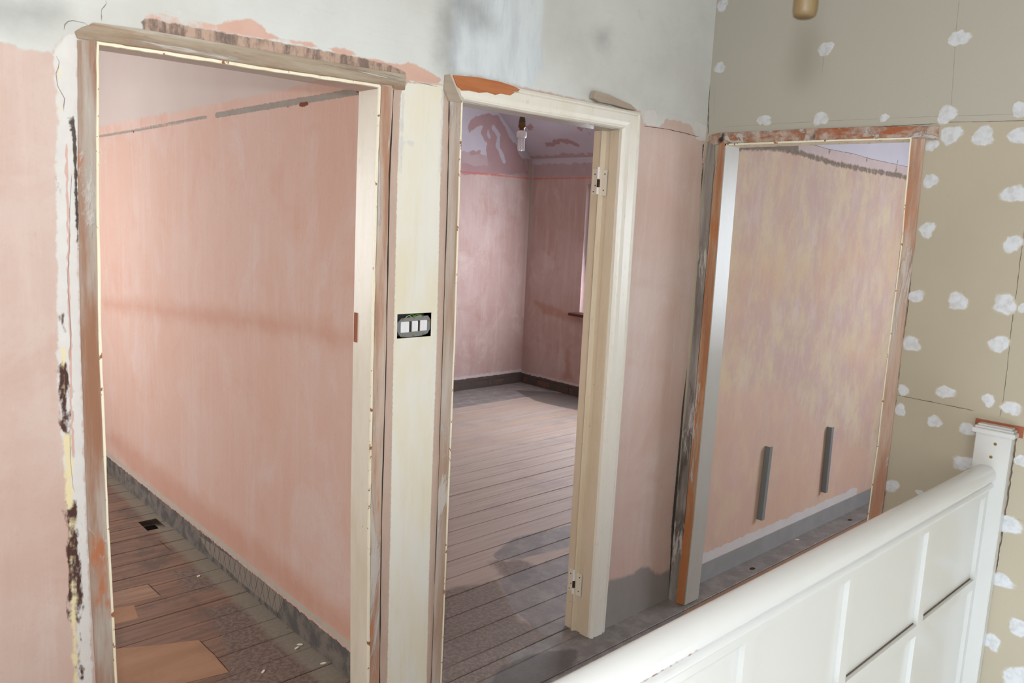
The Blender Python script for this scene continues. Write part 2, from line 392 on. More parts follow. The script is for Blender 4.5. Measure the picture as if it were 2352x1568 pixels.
# --- plasterboard
g = G('plasterboard')
n = g.noise(1.3, 4, .5); col = g.mix(g.step(n, .35, .7), (182, 174, 154), (175, 167, 148))
m = g.step(g.attr('top'), -.002, .002); col = g.mix(m, col, (180, 177, 165))
col = g.mix(g.mul(g.noise(260, 2, .5), .12), col, (130, 120, 100))
col = g.mix(g.mul(g.step(g.noise(16, 4, .6), .70, .78), .5), col, (158, 134, 104))
m = g.mask('joint', .002, 40, .0005); col = g.mix(m, col, (104, 92, 80))
m = g.mask('pencil', .0005, 60, .0006); col = g.mix(g.mul(m, .5), col, (120, 114, 104))
MAT['board'] = g.done(col, .8, g.mul(m, -1.0), .3, .002, spec=.2)
g = G('filler'); fc = g.mix(g.step(g.noise(40, 4), .4, .7), (206, 210, 214), (190, 192, 192))
ed = g.step(g.add(g.attr('e'), g.mul(g.sub(g.noise(55, 4, .6), .5), .9)), .12, .52)
MAT['filler'] = g.done(g.mix(ed, (181, 173, 154), fc), .8, g.noise(90, 4), .3, .002)

g = G('plain_wall_paint'); MAT['plain'] = g.done(g.mix(g.noise(2, 4), (214, 208, 200), (200, 194, 186)), .8)
g = G('ceiling_paint'); MAT['ceil'] = g.done(g.mix(g.noise(2, 4), (222, 220, 218), (208, 206, 204)), .8)

# --- floors
g = G('bare_floorboards')
rn = g.attr('rnd'); ofs = g.t.nodes.new('ShaderNodeCombineXYZ'); g.put(ofs.inputs[0], g.mul(rn, 37.0)); g.put(ofs.inputs[1], g.mul(rn, 11.0))
va = g.t.nodes.new('ShaderNodeVectorMath'); g.put(va.inputs[0], g.map((1.6, 44, 1))); g.put(va.inputs[1], ofs.outputs[0])
gr = g.noise(1, 7, .68, va.outputs[0], .4)
col = g.mix(g.step(gr, .3, .72), (164, 147, 137), (184, 168, 157))
col = g.mix(g.mul(g.step(rn, .3, 1.0), .35), col, (176, 150, 128))
col = g.mix(g.mul(g.step(g.noise(2.2, 6, .65), .5, .7), .6), col, (150, 139, 134))
m = g.attr('dark'); dk = g.mix(g.step(gr, .35, .66), (112, 88, 76), (138, 110, 94)); dk = g.mix(g.mul(g.step(g.noise(4, 6, .7), .48, .66), .8), dk, (92, 80, 74))
dk = g.mix(g.mul(g.step(g.noise(5, 5, .7, g.map((1, 1, 1), (5, 5, 0))), .58, .72), .6), dk, (142, 96, 66))
col = g.mix(g.step(m, -.2, .2), col, dk)
m = g.mask('brown', .006, 20, .003); col = g.mix(m, col, g.mix(gr, (136, 106, 88), (158, 126, 106)))
m = g.mask('mud', .22, 6, .03, 7); md = g.mix(g.step(g.noise(60, 5, .75), .4, .62), (88, 78, 74), (128, 112, 102)); col = g.mix(g.mul(m, .8), col, md)
m = g.mask('paint', .03, 22, .006, 6); gp = g.mix(g.step(g.noise(10, 6, .7), .4, .66), (116, 112, 112), (144, 138, 136)); col = g.mix(g.mul(m, .85), col, gp)
m = g.mask('black', .06, 18, .01, 6); col = g.mix(g.mul(m, .8), col, g.mix(g.noise(70, 4, .7), (72, 68, 68), (104, 98, 94)))
m = g.mask('dust', .05, 18, .02, 6); col = g.mix(g.mul(m, .7), col, (134, 128, 114))
m = g.mask('newwood', .001, 20, .001); nwc = g.mix(g.step(g.noise(1, 5, .6, g.map((2, 16, 1))), .3, .7), (158, 120, 94), (168, 132, 106)); nwc = g.mix(g.mul(g.step(g.noise(5, 5, .7), .5, .7), .5), nwc, (138, 102, 78)); col = g.mix(m, col, nwc)
m = g.mask('pale', .001, 20, .001); col = g.mix(m, col, (158, 122, 96))
m = g.mask('cutline', .0005, 20, .0006); col = g.mix(m, col, (66, 48, 40))
nl = g.step(g.noise(46, 2, .4), .77, .79); col = g.mix(g.mul(nl, .7), col, (70, 58, 50))
MAT['floor'] = g.done(col, .62, gr, .35, .002, spec=.35)

MAT['stud'] = rough_wood('stripped_stud')
MAT['stud_pine'] = rough_wood('orange_pine', (168, 116, 84), (188, 150, 120), (182, 118, 74), .50)
MAT['beam'] = rough_wood('stripped_beam', (150, 126, 104), (176, 164, 146), (160, 120, 92), .62, horiz=True)
MAT['beam_red'] = rough_wood('stripped_red_beam', (160, 112, 88), (190, 172, 158), (170, 104, 72), .5, horiz=True)
MAT['stud_pale'] = rough_wood('whitened_stud', (176, 150, 130), (196, 184, 174), (196, 134, 92), .6)
MAT['stud_peach'] = rough_wood('peach_stud', (176, 134, 110), (202, 182, 166), (190, 134, 100), .53)
MAT['mortar'] = rough_wood('grey_weathered_post', (120, 112, 106), (160, 154, 148), (88, 78, 70), .56, rough=.95)
MAT['cream'] = cream('cream_gloss')
MAT['arris'] = cream('yellowed_paint_edge', (238, 232, 210), (230, 220, 184), .62, .45, (150, 100, 64))
MAT['lining'] = cream('grey_white_lining', (180, 178, 171), (172, 169, 160), .80, .35)
MAT['archi'] = cream('ivory_architrave', (230, 227, 217), (222, 216, 200), .76, .34)
MAT['gap'] = G('dark_gap').done((58, 50, 46), .95)
g = G('orange_bare_wood'); MAT['orange'] = g.done(g.mix(g.step(g.noise(1, 6, .6, g.map((3, 30, 30))), .35, .7), (170, 104, 62), (188, 122, 80)), .6)
g = G('grey_splinter'); MAT['splinter'] = g.done(g.mix(g.noise(1, 6, .6, g.map((4, 30, 40))), (146, 132, 118), (188, 174, 158)), .8)
g = G('white_gloss')
n = g.noise(3, 5, .6); col = g.mix(n, (204, 206, 204), (197, 198, 194)); sp = g.noise(60, 4, .6); col = g.mix(g.mul(g.step(sp, .74, .77), .6), col, (170, 150, 120))
MAT['gloss'] = g.done(col, .20, g.add(g.noise(9, 3), g.mul(g.noise(60, 3), .2)), .12, .002, spec=.5)
g = G('worn_handrail_gloss')
n = g.noise(3, 5, .6); col = g.mix(n, (208, 211, 211), (203, 204, 203)); sp = g.noise(60, 4, .6); col = g.mix(g.mul(g.step(sp, .74, .77), .6), col, (170, 150, 120))
x_, z_ = g.xyz(0), g.xyz(2)
bx = g.mul(g.mul(g.step(x_, -1.86, -1.82), g.step(x_, -1.66, -1.70)), g.mul(g.step(z_, .8925, .8945), g.step(z_, .9045, .9025)))
chip = g.mul(bx, g.step(g.noise(1, 5, .6, g.map((70, 20, 110), (2, 0, 0))), .50, .515)); col = g.mix(chip, col, (132, 62, 58))
MAT['rail'] = g.done(col, .24, g.add(g.noise(9, 3), g.mul(g.noise(60, 3), .2)), .12, .002, spec=.5)
MAT['redwood'] = G('bare_red_wood').done((150, 88, 62), .8)
g = G('zinc'); MAT['zinc'] = g.done(g.mix(g.noise(30, 4), (150, 154, 156), (122, 126, 128)), .42, spec=.5, metal=.5)
MAT['boxdark'] = G('galvanised_box').done((84, 84, 90), .5, metal=.4)
MAT['module'] = G('white_switch_plastic').done((232, 232, 236), .35, spec=.5)
MAT['brass'] = G('tarnished_brass').done((146, 124, 74), .45, metal=.7)
MAT['green'] = G('green_wire').done((74, 140, 60), .4)
MAT['yellow'] = G('yellow_wire').done((214, 206, 130), .4)
MAT['bakelite'] = G('brown_bakelite').done((112, 80, 52), .35)
MAT['tan_holder'] = G('tan_lampholder').done((92, 76, 50), .5)
MAT['cord'] = G('dark_cord').done((50, 42, 38), .7)
MAT['lampwhite'] = G('lamp_white').done((236, 234, 240), .35)
MAT['channel'] = G('grey_galvanised_channel').done((128, 132, 134), .5, metal=.1)
MAT['sill'] = G('dark_brown_sill').done((84, 48, 42), .5)
MAT['frame'] = G('white_window_frame').done((230, 228, 230), .5)
g = G('window_glass'); g.b.inputs['Transmission Weight'].default_value = 1.0; MAT['glass'] = g.done((255, 255, 255), .0, spec=.5)
MAT['debris'] = G('plaster_crumb').done((226, 216, 202), .9)

# ------------------------------------------------------------------ setting: floor made of boards running along X
PITCH_B = .1432
def floor_mesh(name, x0, x1, y0, y1, lvl, seed, hole=None):
    rnd = random.Random(seed); V, F, R = [], [], []
    off = .32-PITCH_B*60; k = int((y0-off)/PITCH_B); y = off+k*PITCH_B
    while y < y1:
        ya, yb = max(y, y0)+.0018, min(y+PITCH_B, y1)-.0018
        y += PITCH_B
        if yb-ya < .01: continue
        r = rnd.random(); xs = np.arange(x0, x1+.02, .03); xs[-1] = x1
        ys = [ya, ya+.002]+list(np.linspace(ya+.03, yb-.03, 4))+[yb-.002, yb]
        zs = [lvl-.003]+[lvl]*6+[lvl-.003]
        cut = None; n0 = len(V)
        dz = rnd.uniform(-.0008, .0008)
        for xx in xs:
            for q, yy in enumerate(ys): V.append((xx, yy, zs[q]+dz)); R.append(r)
        nn = len(ys)
        for i in range(len(xs)-1):
            for j in range(nn-1):
                if hole:
                    cx, cy = (xs[i]+xs[i+1])/2, (ys[j]+ys[j+1])/2
                    if hole[0] < cx < hole[1] and hole[2] < cy < hole[3]: continue
                F.append((n0+i*nn+j, n0+(i+1)*nn+j, n0+(i+1)*nn+j+1, n0+i*nn+j+1))
    n0 = len(V)   # dark sub-floor seen through the gaps
    if hole:
        a, b, c, d = hole; q = [(x0, x1, y0, c), (x0, x1, d, y1), (x0, a, c, d), (b, x1, c, d)]
    else: q = [(x0, x1, y0, y1)]
    for a, b, c, d in q:
        n0 = len(V); V += [(a, c, lvl-.03), (b, c, lvl-.03), (b, d, lvl-.03), (a, d, lvl-.03)]; R += [0]*4; F.append((n0, n0+1, n0+2, n0+3))
    me = bpy.data.meshes.new(name); me.from_pydata(V, [], F); me.update()
    at = me.attributes.new('rnd', 'FLOAT', 'POINT'); at.data.foreach_set('value', np.array(R, np.float32))
    o = link(name, me, MAT['floor']); tag(o, kind='structure'); return o
HOLE = (-1.545, -1.470, 2.10, 2.235)
L1 = [(-4.2, -.2)]
def flayers(o, spec):
    for nme in ('dark', 'brown', 'mud', 'paint', 'black', 'dust', 'newwood', 'pale', 'cutline'):
        layer(o, nme, spec.get(nme, []), 'z', 0, 'xy')
def zz(l): return [(a/3.92, 1168+b/3.92) for a, b in l]
f = floor_mesh('floor', -4.25, -1.395, .10, 4.0, 0, 3, HOLE)
flayers(f, dict(dark=[('rect', -9, 9, -9, 9)],
    mud=[('poly', zz([(1900, 900), (2400, 800), (2900, 1250), (3400, 1600), (2200, 1700), (2050, 1450)])), ('poly', zz([(1550, 560), (1900, 480), (2000, 700), (1700, 750)]))],
    dust=[('poly', [(243, 1060), (300, 1115), (400, 1205), (520, 1310), (650, 1420), (740, 1500), (810, 1568), (740, 1568), (640, 1480), (560, 1400), (470, 1320), (380, 1240), (300, 1160), (243, 1105)])]))
g = G('replacement_chipboard'); nwc = g.mix(g.step(g.noise(1, 5, .6, g.map((2, 9, 1))), .3, .7), (152, 116, 90), (166, 130, 104)); nwc = g.mix(g.mul(g.step(g.noise(5, 6, .7), .48, .7), .55), nwc, (130, 102, 84)); MAT['newboard'] = g.done(nwc, .7)
g = G('pale_floorboard'); MAT['paleboard'] = g.done(g.mix(g.step(g.noise(1, 6, .6, g.map((3, 40, 1))), .35, .7), (142, 112, 94), (160, 132, 112)), .7)
for k, (pp, mt_) in enumerate(((zz([(1000, 1262), (1400, 1228), (1790, 1180), (1930, 1315), (2060, 1470), (1700, 1560), (1400, 1640), (1000, 1700)]), 'newboard'), (zz([(1000, 900), (1205, 865), (1245, 985), (1000, 1045)]), 'newboard'), (zz([(980, 760), (1330, 682), (1445, 788), (980, 890)]), 'paleboard'))):
    V, F = prism([U(x, y, 'z', .0008) for x, y in pp], (0, 0, -.003)); mesh('replaced_board', V, F, MAT[mt_], f)
for it in ([(1330, 675), (1448, 788)], [(1430, 285), (1535, 375)], [(1000, 757), (1330, 677)], [(1790, 1180), (1930, 1315), (2060, 1470)]): ribbon('saw_cut', zz(it), 'z', 0, .0016, MAT['cutdark'], f, off=.0012)
for k, q in enumerate(((1728, 1306), (1952, 1194))):
    c = U(*q, 'z', .0); V = [(c.x+.020*math.cos(t*.628), c.y+.012*math.sin(t*.628), .0012) for t in range(10)]; KN = KN+[V] if k else [V]
f2 = floor_mesh('floor', -1.385, 2.80, .10, 3.94, 0, 8)
flayers(f2, dict(
    mud=[('poly', [(1000, 1360), (1150, 1330), (1200, 1420), (1330, 1440), (1330, 1600), (1000, 1600)]), ('poly', [(1120, 1290), (1200, 1285), (1260, 1340), (1180, 1345)])],
    paint=[('rect', -1.4, 2.75, 3.35, 3.9), ('poly', [(1130, 1275), (1180, 1235), (1310, 1205), (1310, 1255), (1250, 1270), (1180, 1285), (1140, 1285)]), ('poly', [(1145, 1330), (1200, 1310), (1310, 1270), (1320, 1450), (1250, 1460), (1180, 1400)])],
    black=[('poly', [(1180, 895), (1260, 900), (1345, 905), (1345, 945), (1290, 935), (1230, 920)])]))
f3 = floor_mesh('floor', -4.25, 2.80, -1.215, .10, 0, 15)
flayers(f3, dict(
    brown=[('rect', -.7, 3, -.25, -.1105), ('rect', -1.1, -.7, -.3, -.1105), ('rect', -9, 9, -3, -.21)],
    paint=[('rect', -.9, 3, -.1105, .3), ('poly', [(1360, 1470), (1250, 1500), (1100, 1568), (1200, 1600), (1420, 1500), (1560, 1420), (1590, 1380), (1400, 1440)])],
    mud=[('rect', -1.4, -.4, -.14, .2), ('poly', [(1000, 1500), (1200, 1480), (1300, 1490), (1100, 1620), (1000, 1620)])],
    black=[('poly', [(1150, 1530), (1210, 1505), (1300, 1490), (1335, 1500), (1320, 1525), (1270, 1560), (1240, 1600), (1120, 1620), (1130, 1560)])],
    dark=[('rect', -4.2, -1.43, -1.3, .2)]))
for V in KN: mesh('knot_hole', V, [tuple(range(10))], MAT['cutdark'], f3)
f4 = floor_mesh('floor', .10, 2.75, -3.2, -1.215, 0, 21); flayers(f4, dict(brown=[('rect', -9, 9, -9, 9)]))
f5 = floor_mesh('floor', -4.2, -2.4, -3.6, -1.245, 0, 22); flayers(f5, dict(dark=[('rect', -9, 9, -9, 9)]))
for o, t in ((f, 'dark brown floorboards of the left room with orange patched boards'), (f2, 'worn grey floorboards of the middle room'), (f3, 'grey painted floorboards along the landing wall and into the right room'),
             (f4, 'floorboards of the right room'), (f5, 'floorboards under the photographer')): tag(o, t, 'floor')
# underside box of the square hole
V, F = boxvf(HOLE[0]-.02, HOLE[1]+.02, HOLE[2]-.02, HOLE[3]+.02, -.16, -.029); 
h = mesh('trim_1', V, F[:2]+F[2:4]+[F[4]], MAT['gap']); tag(h, 'dark void under the small square hole in the left room floor', 'floor hole', kind='structure')

# ------------------------------------------------------------------ walls
H = 2.75
SW = (-1.503, -1.378, 1.279, 1.352)
wf = wallgrid('wall_front', 'y', 0, .10, -4.2, 0.0, 0, H, .0125,
              [(-2.315, -1.575, 0, 1.985), (-1.295, -.525, 0, 1.995), SW], MAT['front'])
tag(wf, 'pink and white plastered landing wall pierced by two doorways', 'wall', kind='structure')
Lf = {}
Lf['white'] = [('poly', [(-700, -500), (-700, 60), (0, 92), (60, 116), (122, 120), (150, 82), (175, 100), (225, 60), (600, 120), (935, 172), (935, 186), (1020, 196), (1040, 172), (1100, 176), (1263, 213), (1380, 240), (1473, 255), (1478, 282), (1515, 292), (1530, 272), (1585, 285), (1600, 318), (1640, 320), (1700, 300), (1800, -500)])]
Lf['patch'] = [('poly', [(322, 34), (345, 30), (395, 36), (430, 50), (500, 56), (545, 45), (570, 43), (602, 56), (612, 72), (650, 92), (712, 97), (735, 110), (700, 106), (600, 88), (500, 73), (400, 52), (350, 44)]),
               ('poly', [(752, 110), (790, 110), (812, 120), (822, 132), (800, 130), (765, 120)]),
               ('poly', [(822, 130), (870, 137), (920, 150), (935, 141), (960, 152), (990, 166), (1012, 180), (1014, 194), (960, 188), (936, 184), (930, 172), (880, 160), (815, 146)])]
Lf['scar'] = [('poly', [(322, 44), (350, 44), (400, 54), (500, 73), (600, 90), (700, 108), (800, 127), (900, 150), (935, 168), (935, 178), (800, 150), (600, 118), (330, 72)])]
Lf['tan'] = [('poly', [(900, 200), (925, 205), (918, 400), (910, 800), (900, 1200), (892, 1700), (868, 1700), (872, 1200), (886, 800), (893, 400), (900, 220)]),
             ('poly', [(1014, 190), (1045, 190), (1040, 400), (1030, 800), (1018, 1200), (1010, 1700), (974, 1700), (985, 1200), (1000, 800), (1008, 400)])]
Lf['cream'] = [('poly', [(934, 190), (1019, 196), (1020, 210), (1012, 400), (1003, 800), (989, 1200), (976, 1700), (886, 1700), (897, 1200), (904, 800), (913, 400), (921, 215), (924, 206)])]
Lf['blue'] = [('poly', [(1045, -200), (1040, 60), (1030, 110), (1036, 165), (1100, 178), (1180, 196), (1225, 198), (1250, 160), (1245, 80), (1255, -200)])]
Lf['soot'] = [('poly', [(1040, -40), (1110, 0), (1130, 60), (1040, 30), (1038, 160), (1010, 130), (1015, 30)]), ('poly', [(-40, -10), (60, 20), (130, 30), (40, 50), (-40, 30)]), ('poly', [(1380, 78), (1396, 78), (1396, 94), (1380, 94)])]
Lf['filler'] = [('poly', [(1478, 254), (1505, 250), (1512, 268), (1506, 290), (1485, 288)]), ('poly', [(1596, 275), (1625, 290), (1625, 325), (1605, 322), (1598, 300)]),
                ('poly', [(148, 90), (160, 80), (200, 60), (205, 66), (178, 90), (180, 250), (178, 560), (186, 800), (195, 1100), (205, 1350), (218, 1700), (180, 1700), (176, 1450), (158, 1150), (142, 1000), (134, 880), (130, 600), (128, 420), (132, 280), (122, 120)]),
                ('poly', [(922, 214), (928, 212), (921, 400), (916, 400)]), ('poly', [(1014, 200), (1020, 200), (1014, 400), (1009, 400)]),
                ('poly', [(921, 321), (930, 318), (934, 328), (925, 334)]), ('poly', [(938, 322), (950, 322), (951, 334), (942, 336)])]
Lf['yellow'] = [('line', [(134, 150), (130, 230), (140, 250)], .002), ('line', [(144, 800), (146, 900)], .003), ('line', [(155, 1000), (158, 1080), (160, 1160)], .007), ('line', [(165, 1190), (170, 1400), (176, 1568)], .005)]
Lf['fleck'] = [('line', [(141, 848), (144, 870), (146, 905), (148, 940), (151, 985)], .009), ('line', [(158, 990), (160, 1062)], .004), ('line', [(163, 1155), (167, 1210), (169, 1260), (168, 1310), (172, 1380), (174, 1420)], .011),
               ('line', [(141, 725), (143, 760)], .003), ('line', [(135, 410), (137, 440)], .002), ('line', [(176, 1460), (182, 1530), (190, 1560)], .003)]
Lf['gap'] = [('poly', [(156, 252), (168, 262), (174, 300), (176, 350), (180, 500), (180, 640), (174, 600), (170, 500), (170, 400), (166, 330), (155, 290)]),
             ('poly', [(1614, 330), (1617, 330), (1612, 520), (1602, 640), (1590, 780), (1580, 900), (1572, 970), (1560, 1080), (1552, 1200), (1545, 1290), (1540, 1380), (1536, 1380), (1543, 1200), (1556, 1060), (1564, 970), (1566, 940), (1585, 790), (1600, 600), (1608, 500)])]
Lf['crack'] = [('line', [(243, 0), (245, 8), (233, 22), (233, 48)], .0014), ('line', [(147, 69), (150, 52), (160, 46), (200, 54), (205, 62)], .0015), ('line', [(128, 128), (138, 145), (128, 170), (133, 200), (148, 225), (146, 255)], .0014),
               ('line', [(1478, 289), (1530, 296), (1570, 305), (1605, 314)], .0026), ('line', [(960, 189), (1004, 199)], .0018), ('line', [(160, 960), (162, 1060), (168, 1120), (172, 1130)], .001), ('line', [(165, 400), (160, 480), (160, 560), (155, 640), (163, 760), (160, 830)], .001)]
Lf['grey'] = [('poly', [(1380, 1345), (1400, 1332), (1440, 1322), (1470, 1306), (1490, 1298), (1505, 1318), (1530, 1314), (1560, 1290), (1560, 1500), (1380, 1500)])]
for k, v in Lf.items(): layer(wf, k, v if k != 'crack' else [], 'y', 0, 'xz')
for it in Lf['crack']: ribbon('crack', it[1], 'y', 0, it[2]*.5, MAT['crackbrown'] if it[2] > .002 else MAT['crackdark'], wf)

MAT['pinkline'] = G('pink_plaster_sliver').done((206, 172, 162), .9)
ribbon('plaster_sliver', [(153, 330), (154, 420), (156, 520), (158, 640), (161, 760), (163, 900), (168, 1050)], 'y', 0, .0028, MAT['pinkline'], wf)
wr = wallgrid('wall_right', 'x', 0, .09, -3.6, 0.0, -1.2, H, .0125, [(-.822, -.085, 0, 1.985)], MAT['board'])
tag(wr, 'beige plasterboard wall with white filler dabs beside the banister', 'wall', kind='structure')
layer(wr, 'top', [('poly', [(1500, -900), (1500, 315), (1660, 310), (1878, 296), (2155, 289), (2170, 281), (2352, 277), (2900, 270), (2900, -900)])], 'x', 0, 'yz')
JN = [('line', [(2060, 907), (2120, 919), (2180, 931), (2238, 943)], .0016), ('line', [(2352, 530), (2336, 660), (2322, 760), (2313, 850), (2304, 920), (2296, 958)], .0013),
                    ('line', [(2155, 288), (2172, 281), (2352, 277), (2600, 272)], .0013), ('line', [(2124, 320), (2112, 440), (2099, 567), (2086, 700), (2070, 810), (2058, 920), (2045, 1000), (2034, 1120), (2024, 1200)], .0020),
                    ('line', [(1640, 309), (1760, 303), (1900, 296), (2060, 289), (2155, 284)], .0016), ('line', [(2335, 1000), (2320, 1110), (2300, 1240), (2270, 1400), (2236, 1568)], .0035), ('line', [(1641, 0), (1636, 40), (1638, 80), (1632, 140), (1628, 240), (1626, 310)], .0028)]
PN = [('line', [(2203, 0), (2196, 70), (2184, 260)], .0008), ('line', [(1893, 110), (1888, 172)], .0007), ('line', [(1660, 292), (1890, 278), (2180, 266), (2352, 262)], .0005), ('line', [(2300, 1185), (2352, 1195)], .0008), ('line', [(1641, 200), (1640, 270)], .0005)]
for it in JN: ribbon('board_joint', it[1], 'x', 0, it[2]*.75, MAT['jointline'], wr)
for it in PN: ribbon('pencil_line', it[1], 'x', 0, it[2], MAT['pencilline'], wr)
layer(wr, 'joint', [], 'x', 0, 'yz'); layer(wr, 'pencil', [], 'x', 0, 'yz')
dabs = [(1660, 12, 11), (1654, 155, 11), (1898, 112, 14), (2203, 88, 15), (1756, 276, 12), (1886, 272, 13), (2031, 270, 8), (2175, 264, 16), (2343, 252, 13), (2185, 309, 16), (2259, 313, 16), (2342, 312, 15),
        (2140, 334, 12), (2136, 415, 13), (2130, 527, 13), (2332, 446, 17), (2326, 560, 15), (2105, 680, 13), (2200, 692, 17), (2309, 699, 18), (2094, 790, 15), (2294, 789, 17), (2075, 896, 11), (2172, 900, 14), (2270, 919, 11), (2324, 938, 13),
        (2068, 941, 12), (2146, 968, 12), (2222, 985, 14), (2214, 1063, 16), (2346, 1058, 12), (2047, 1115, 12), (2113, 1131, 7), (2318, 1205, 18), (2299, 1333, 16), (2342, 1441, 16), (2276, 1473, 14), (2336, 1556, 20), (2351, 706, 9)]
rnd = random.Random(5)
for i, (px, py, rp) in enumerate(dabs):
    c = U(px, py, 'x', 0); s = rp*(c-Vector(CAM)).length/FPX*1.06; n = 14; ph = rnd.uniform(0, 6); a_, b_ = rnd.uniform(.85, 1.15), rnd.uniform(1.0, 1.3)
    P1, P2 = [], []
    for k in range(n):
        t = 2*math.pi*k/n; rr = s*(1+.12*math.sin(2*t+ph)+.10*math.sin(3*t+ph*2)+rnd.uniform(-.13, .13))
        P1.append((-.0003, c.y+rr*a_*1.25*math.cos(t), c.z+rr*b_*math.sin(t))); P2.append((-.0014, c.y+rr*.55*a_*1.25*math.cos(t), c.z+rr*.55*b_*math.sin(t)))
    V = P1+P2; F = [(k, (k+1) % n, n+(k+1) % n, n+k) for k in range(n)]+[tuple(range(n, 2*n))]
    fo = mesh('filler_patch', V, F, MAT['filler'], wr, smooth=True); at = fo.data.attributes.new('e', 'FLOAT', 'POINT')
    at.data.foreach_set('value', np.array([1.0 if v.co.x < -.001 else 0.0 for v in fo.data.vertices], np.float32))
# raised torn plaster edge on the corner
wc_ = wallgrid('wall_left_room', 'x', -1.438, .10, .10, 3.95, 0, H, .0125, [], MAT['left_room']); wc_.name = 'wall_center'
tag(wc_, 'salmon pink plaster wall inside the left room', 'wall', kind='structure')
cx = -1.438
Lc = {}
Lc['white'] = [('poly', [(100, -300), (100, 300), (228, 290), (300, 276), (400, 258), (500, 238), (600, 216), (680, 200), (720, 192), (850, 196), (1000, 150), (1000, -300)])]
Lc['groove'] = [('line', [(228, 313), (340, 294), (474, 269)], .007), ('line', [(496, 265), (588, 249), (612, 245), (780, 217), (845, 206)], .011)]
Lc['rust'] = [('line', [(690, 240), (708, 239)], .008), ('line', [(655, 244), (665, 244)], .004), ('line', [(622, 250), (623, 261)], .003), ('line', [(820, 207), (840, 203)], .008), ('line', [(305, 300), (308, 304)], .004)]
Lc['band'] = [('poly', [(235, 690), (300, 690), (420, 705), (560, 715), (700, 735), (830, 775), (830, 800), (640, 765), (480, 745), (360, 725), (240, 705)]), ('poly', [(243, 1000), (300, 1080), (420, 1190), (560, 1290), (700, 1400), (820, 1490), (820, 1440), (600, 1250), (400, 1100), (260, 990)])]
Lc['edge'] = [('wline', [(.1, .126), (3.95, .126)], .012)]
Lc['base'] = [('rect', .0, 4.2, -.1, .105)]
Lc['lath'] = [('poly', [(455, 1228), (500, 1258), (600, 1330), (652, 1375), (640, 1408), (566, 1347), (480, 1270)])]
hat = []
for k in range(16):
    yy = 1.72-.055*k; hat.append(('wline', [(yy, .0), (yy-.05, .115)], .0012)); hat.append(('wline', [(yy-.06, .0), (yy-.01, .115)], .0012))
Lc['hatch'] = []
for it in hat: ribbon('scored_line', it[1], 'x', -1.438, .0011, MAT['hatchline'], wc_, world=True)
for k, v in Lc.items(): layer(wc_, k, v, 'x', cx, 'yz')

# middle room
def holes_win(*h): return [h]
wb = wallgrid('wall_back', 'y', 3.89, .12, -1.338, 2.75, 0, H, .02, [], MAT['middle_room']); tag(wb, 'lavender pink back wall of the middle room', 'wall', kind='structure')
Lb = {}
Lb['upper'] = [('rect', -2, 3, 2.09, 3)]; Lb['white'] = [('rect', -2, 3, 2.26, 3)]
Lb['pinkpatch'] = [('poly', [(1081, 278), (1093, 268), (1122, 260), (1144, 266), (1157, 287), (1170, 316), (1186, 329), (1189, 354), (1205, 367), (1208, 386), (1215, 400), (1060, 400), (1060, 372), (1090, 382), (1122, 380), (1116, 354), (1119, 329), (1103, 309), (1109, 290), (1087, 293), (1078, 306), (1075, 290)]), ('poly', [(1078, 347), (1104, 347), (1102, 352), (1080, 356)])]
Lb['inlet'] = [('line', [(1133, 292), (1146, 310), (1143, 335), (1153, 358), (1158, 370)], .022), ('line', [(1121, 302), (1124, 315)], .016)]
Lb['red'] = [('wline', [(-1.4, 2.075), (2.8, 2.075)], .009)]; Lb['pale'] = [('wline', [(2.74, 0.7), (2.74, 2.3)], .02)]; Lb['rim'] = [('wline', [(-1.4, .125), (2.8, .125)], .015)]
Lb['base'] = [('rect', -2, 3, -.1, .11)]; Lb['damp'] = []; Lb['crack'] = []
for k, v in Lb.items(): layer(wb, k, v, 'y', 3.89, 'xz')
ww = wallgrid('wall_window', 'x', 2.75, .12, .10, 3.89, 0, 2.27, .02, [(1.35, 3.13, .82, 2.02)], MAT['middle_room']); ww.name = 'wall_right_outer'
tag(ww, 'brown pink window wall of the middle room', 'wall', kind='structure')
Lw = dict(inlet=[], upper=[('rect', 0, 4, 2.09, 3)], white=[('rect', 0, 4, 2.22, 3)], pinkpatch=[], red=[('wline', [(0, 2.075), (4, 2.075)], .009)], pale=[('wline', [(3.87, 1.3), (3.87, 2.2)], .018)],
          rim=[('wline', [(0, .11), (4, .11)], .012)], base=[('rect', 0, 4, -.1, .10)], damp=[('poly', [(1298, 800), (1308, 800), (1308, 840), (1314, 870), (1292, 870), (1300, 840)]), ('poly', [(1225, 690), (1260, 700), (1340, 730), (1340, 745), (1250, 720)])], crack=[])
for k, v in Lw.items(): layer(ww, k, v, 'x', 2.75, 'yz')
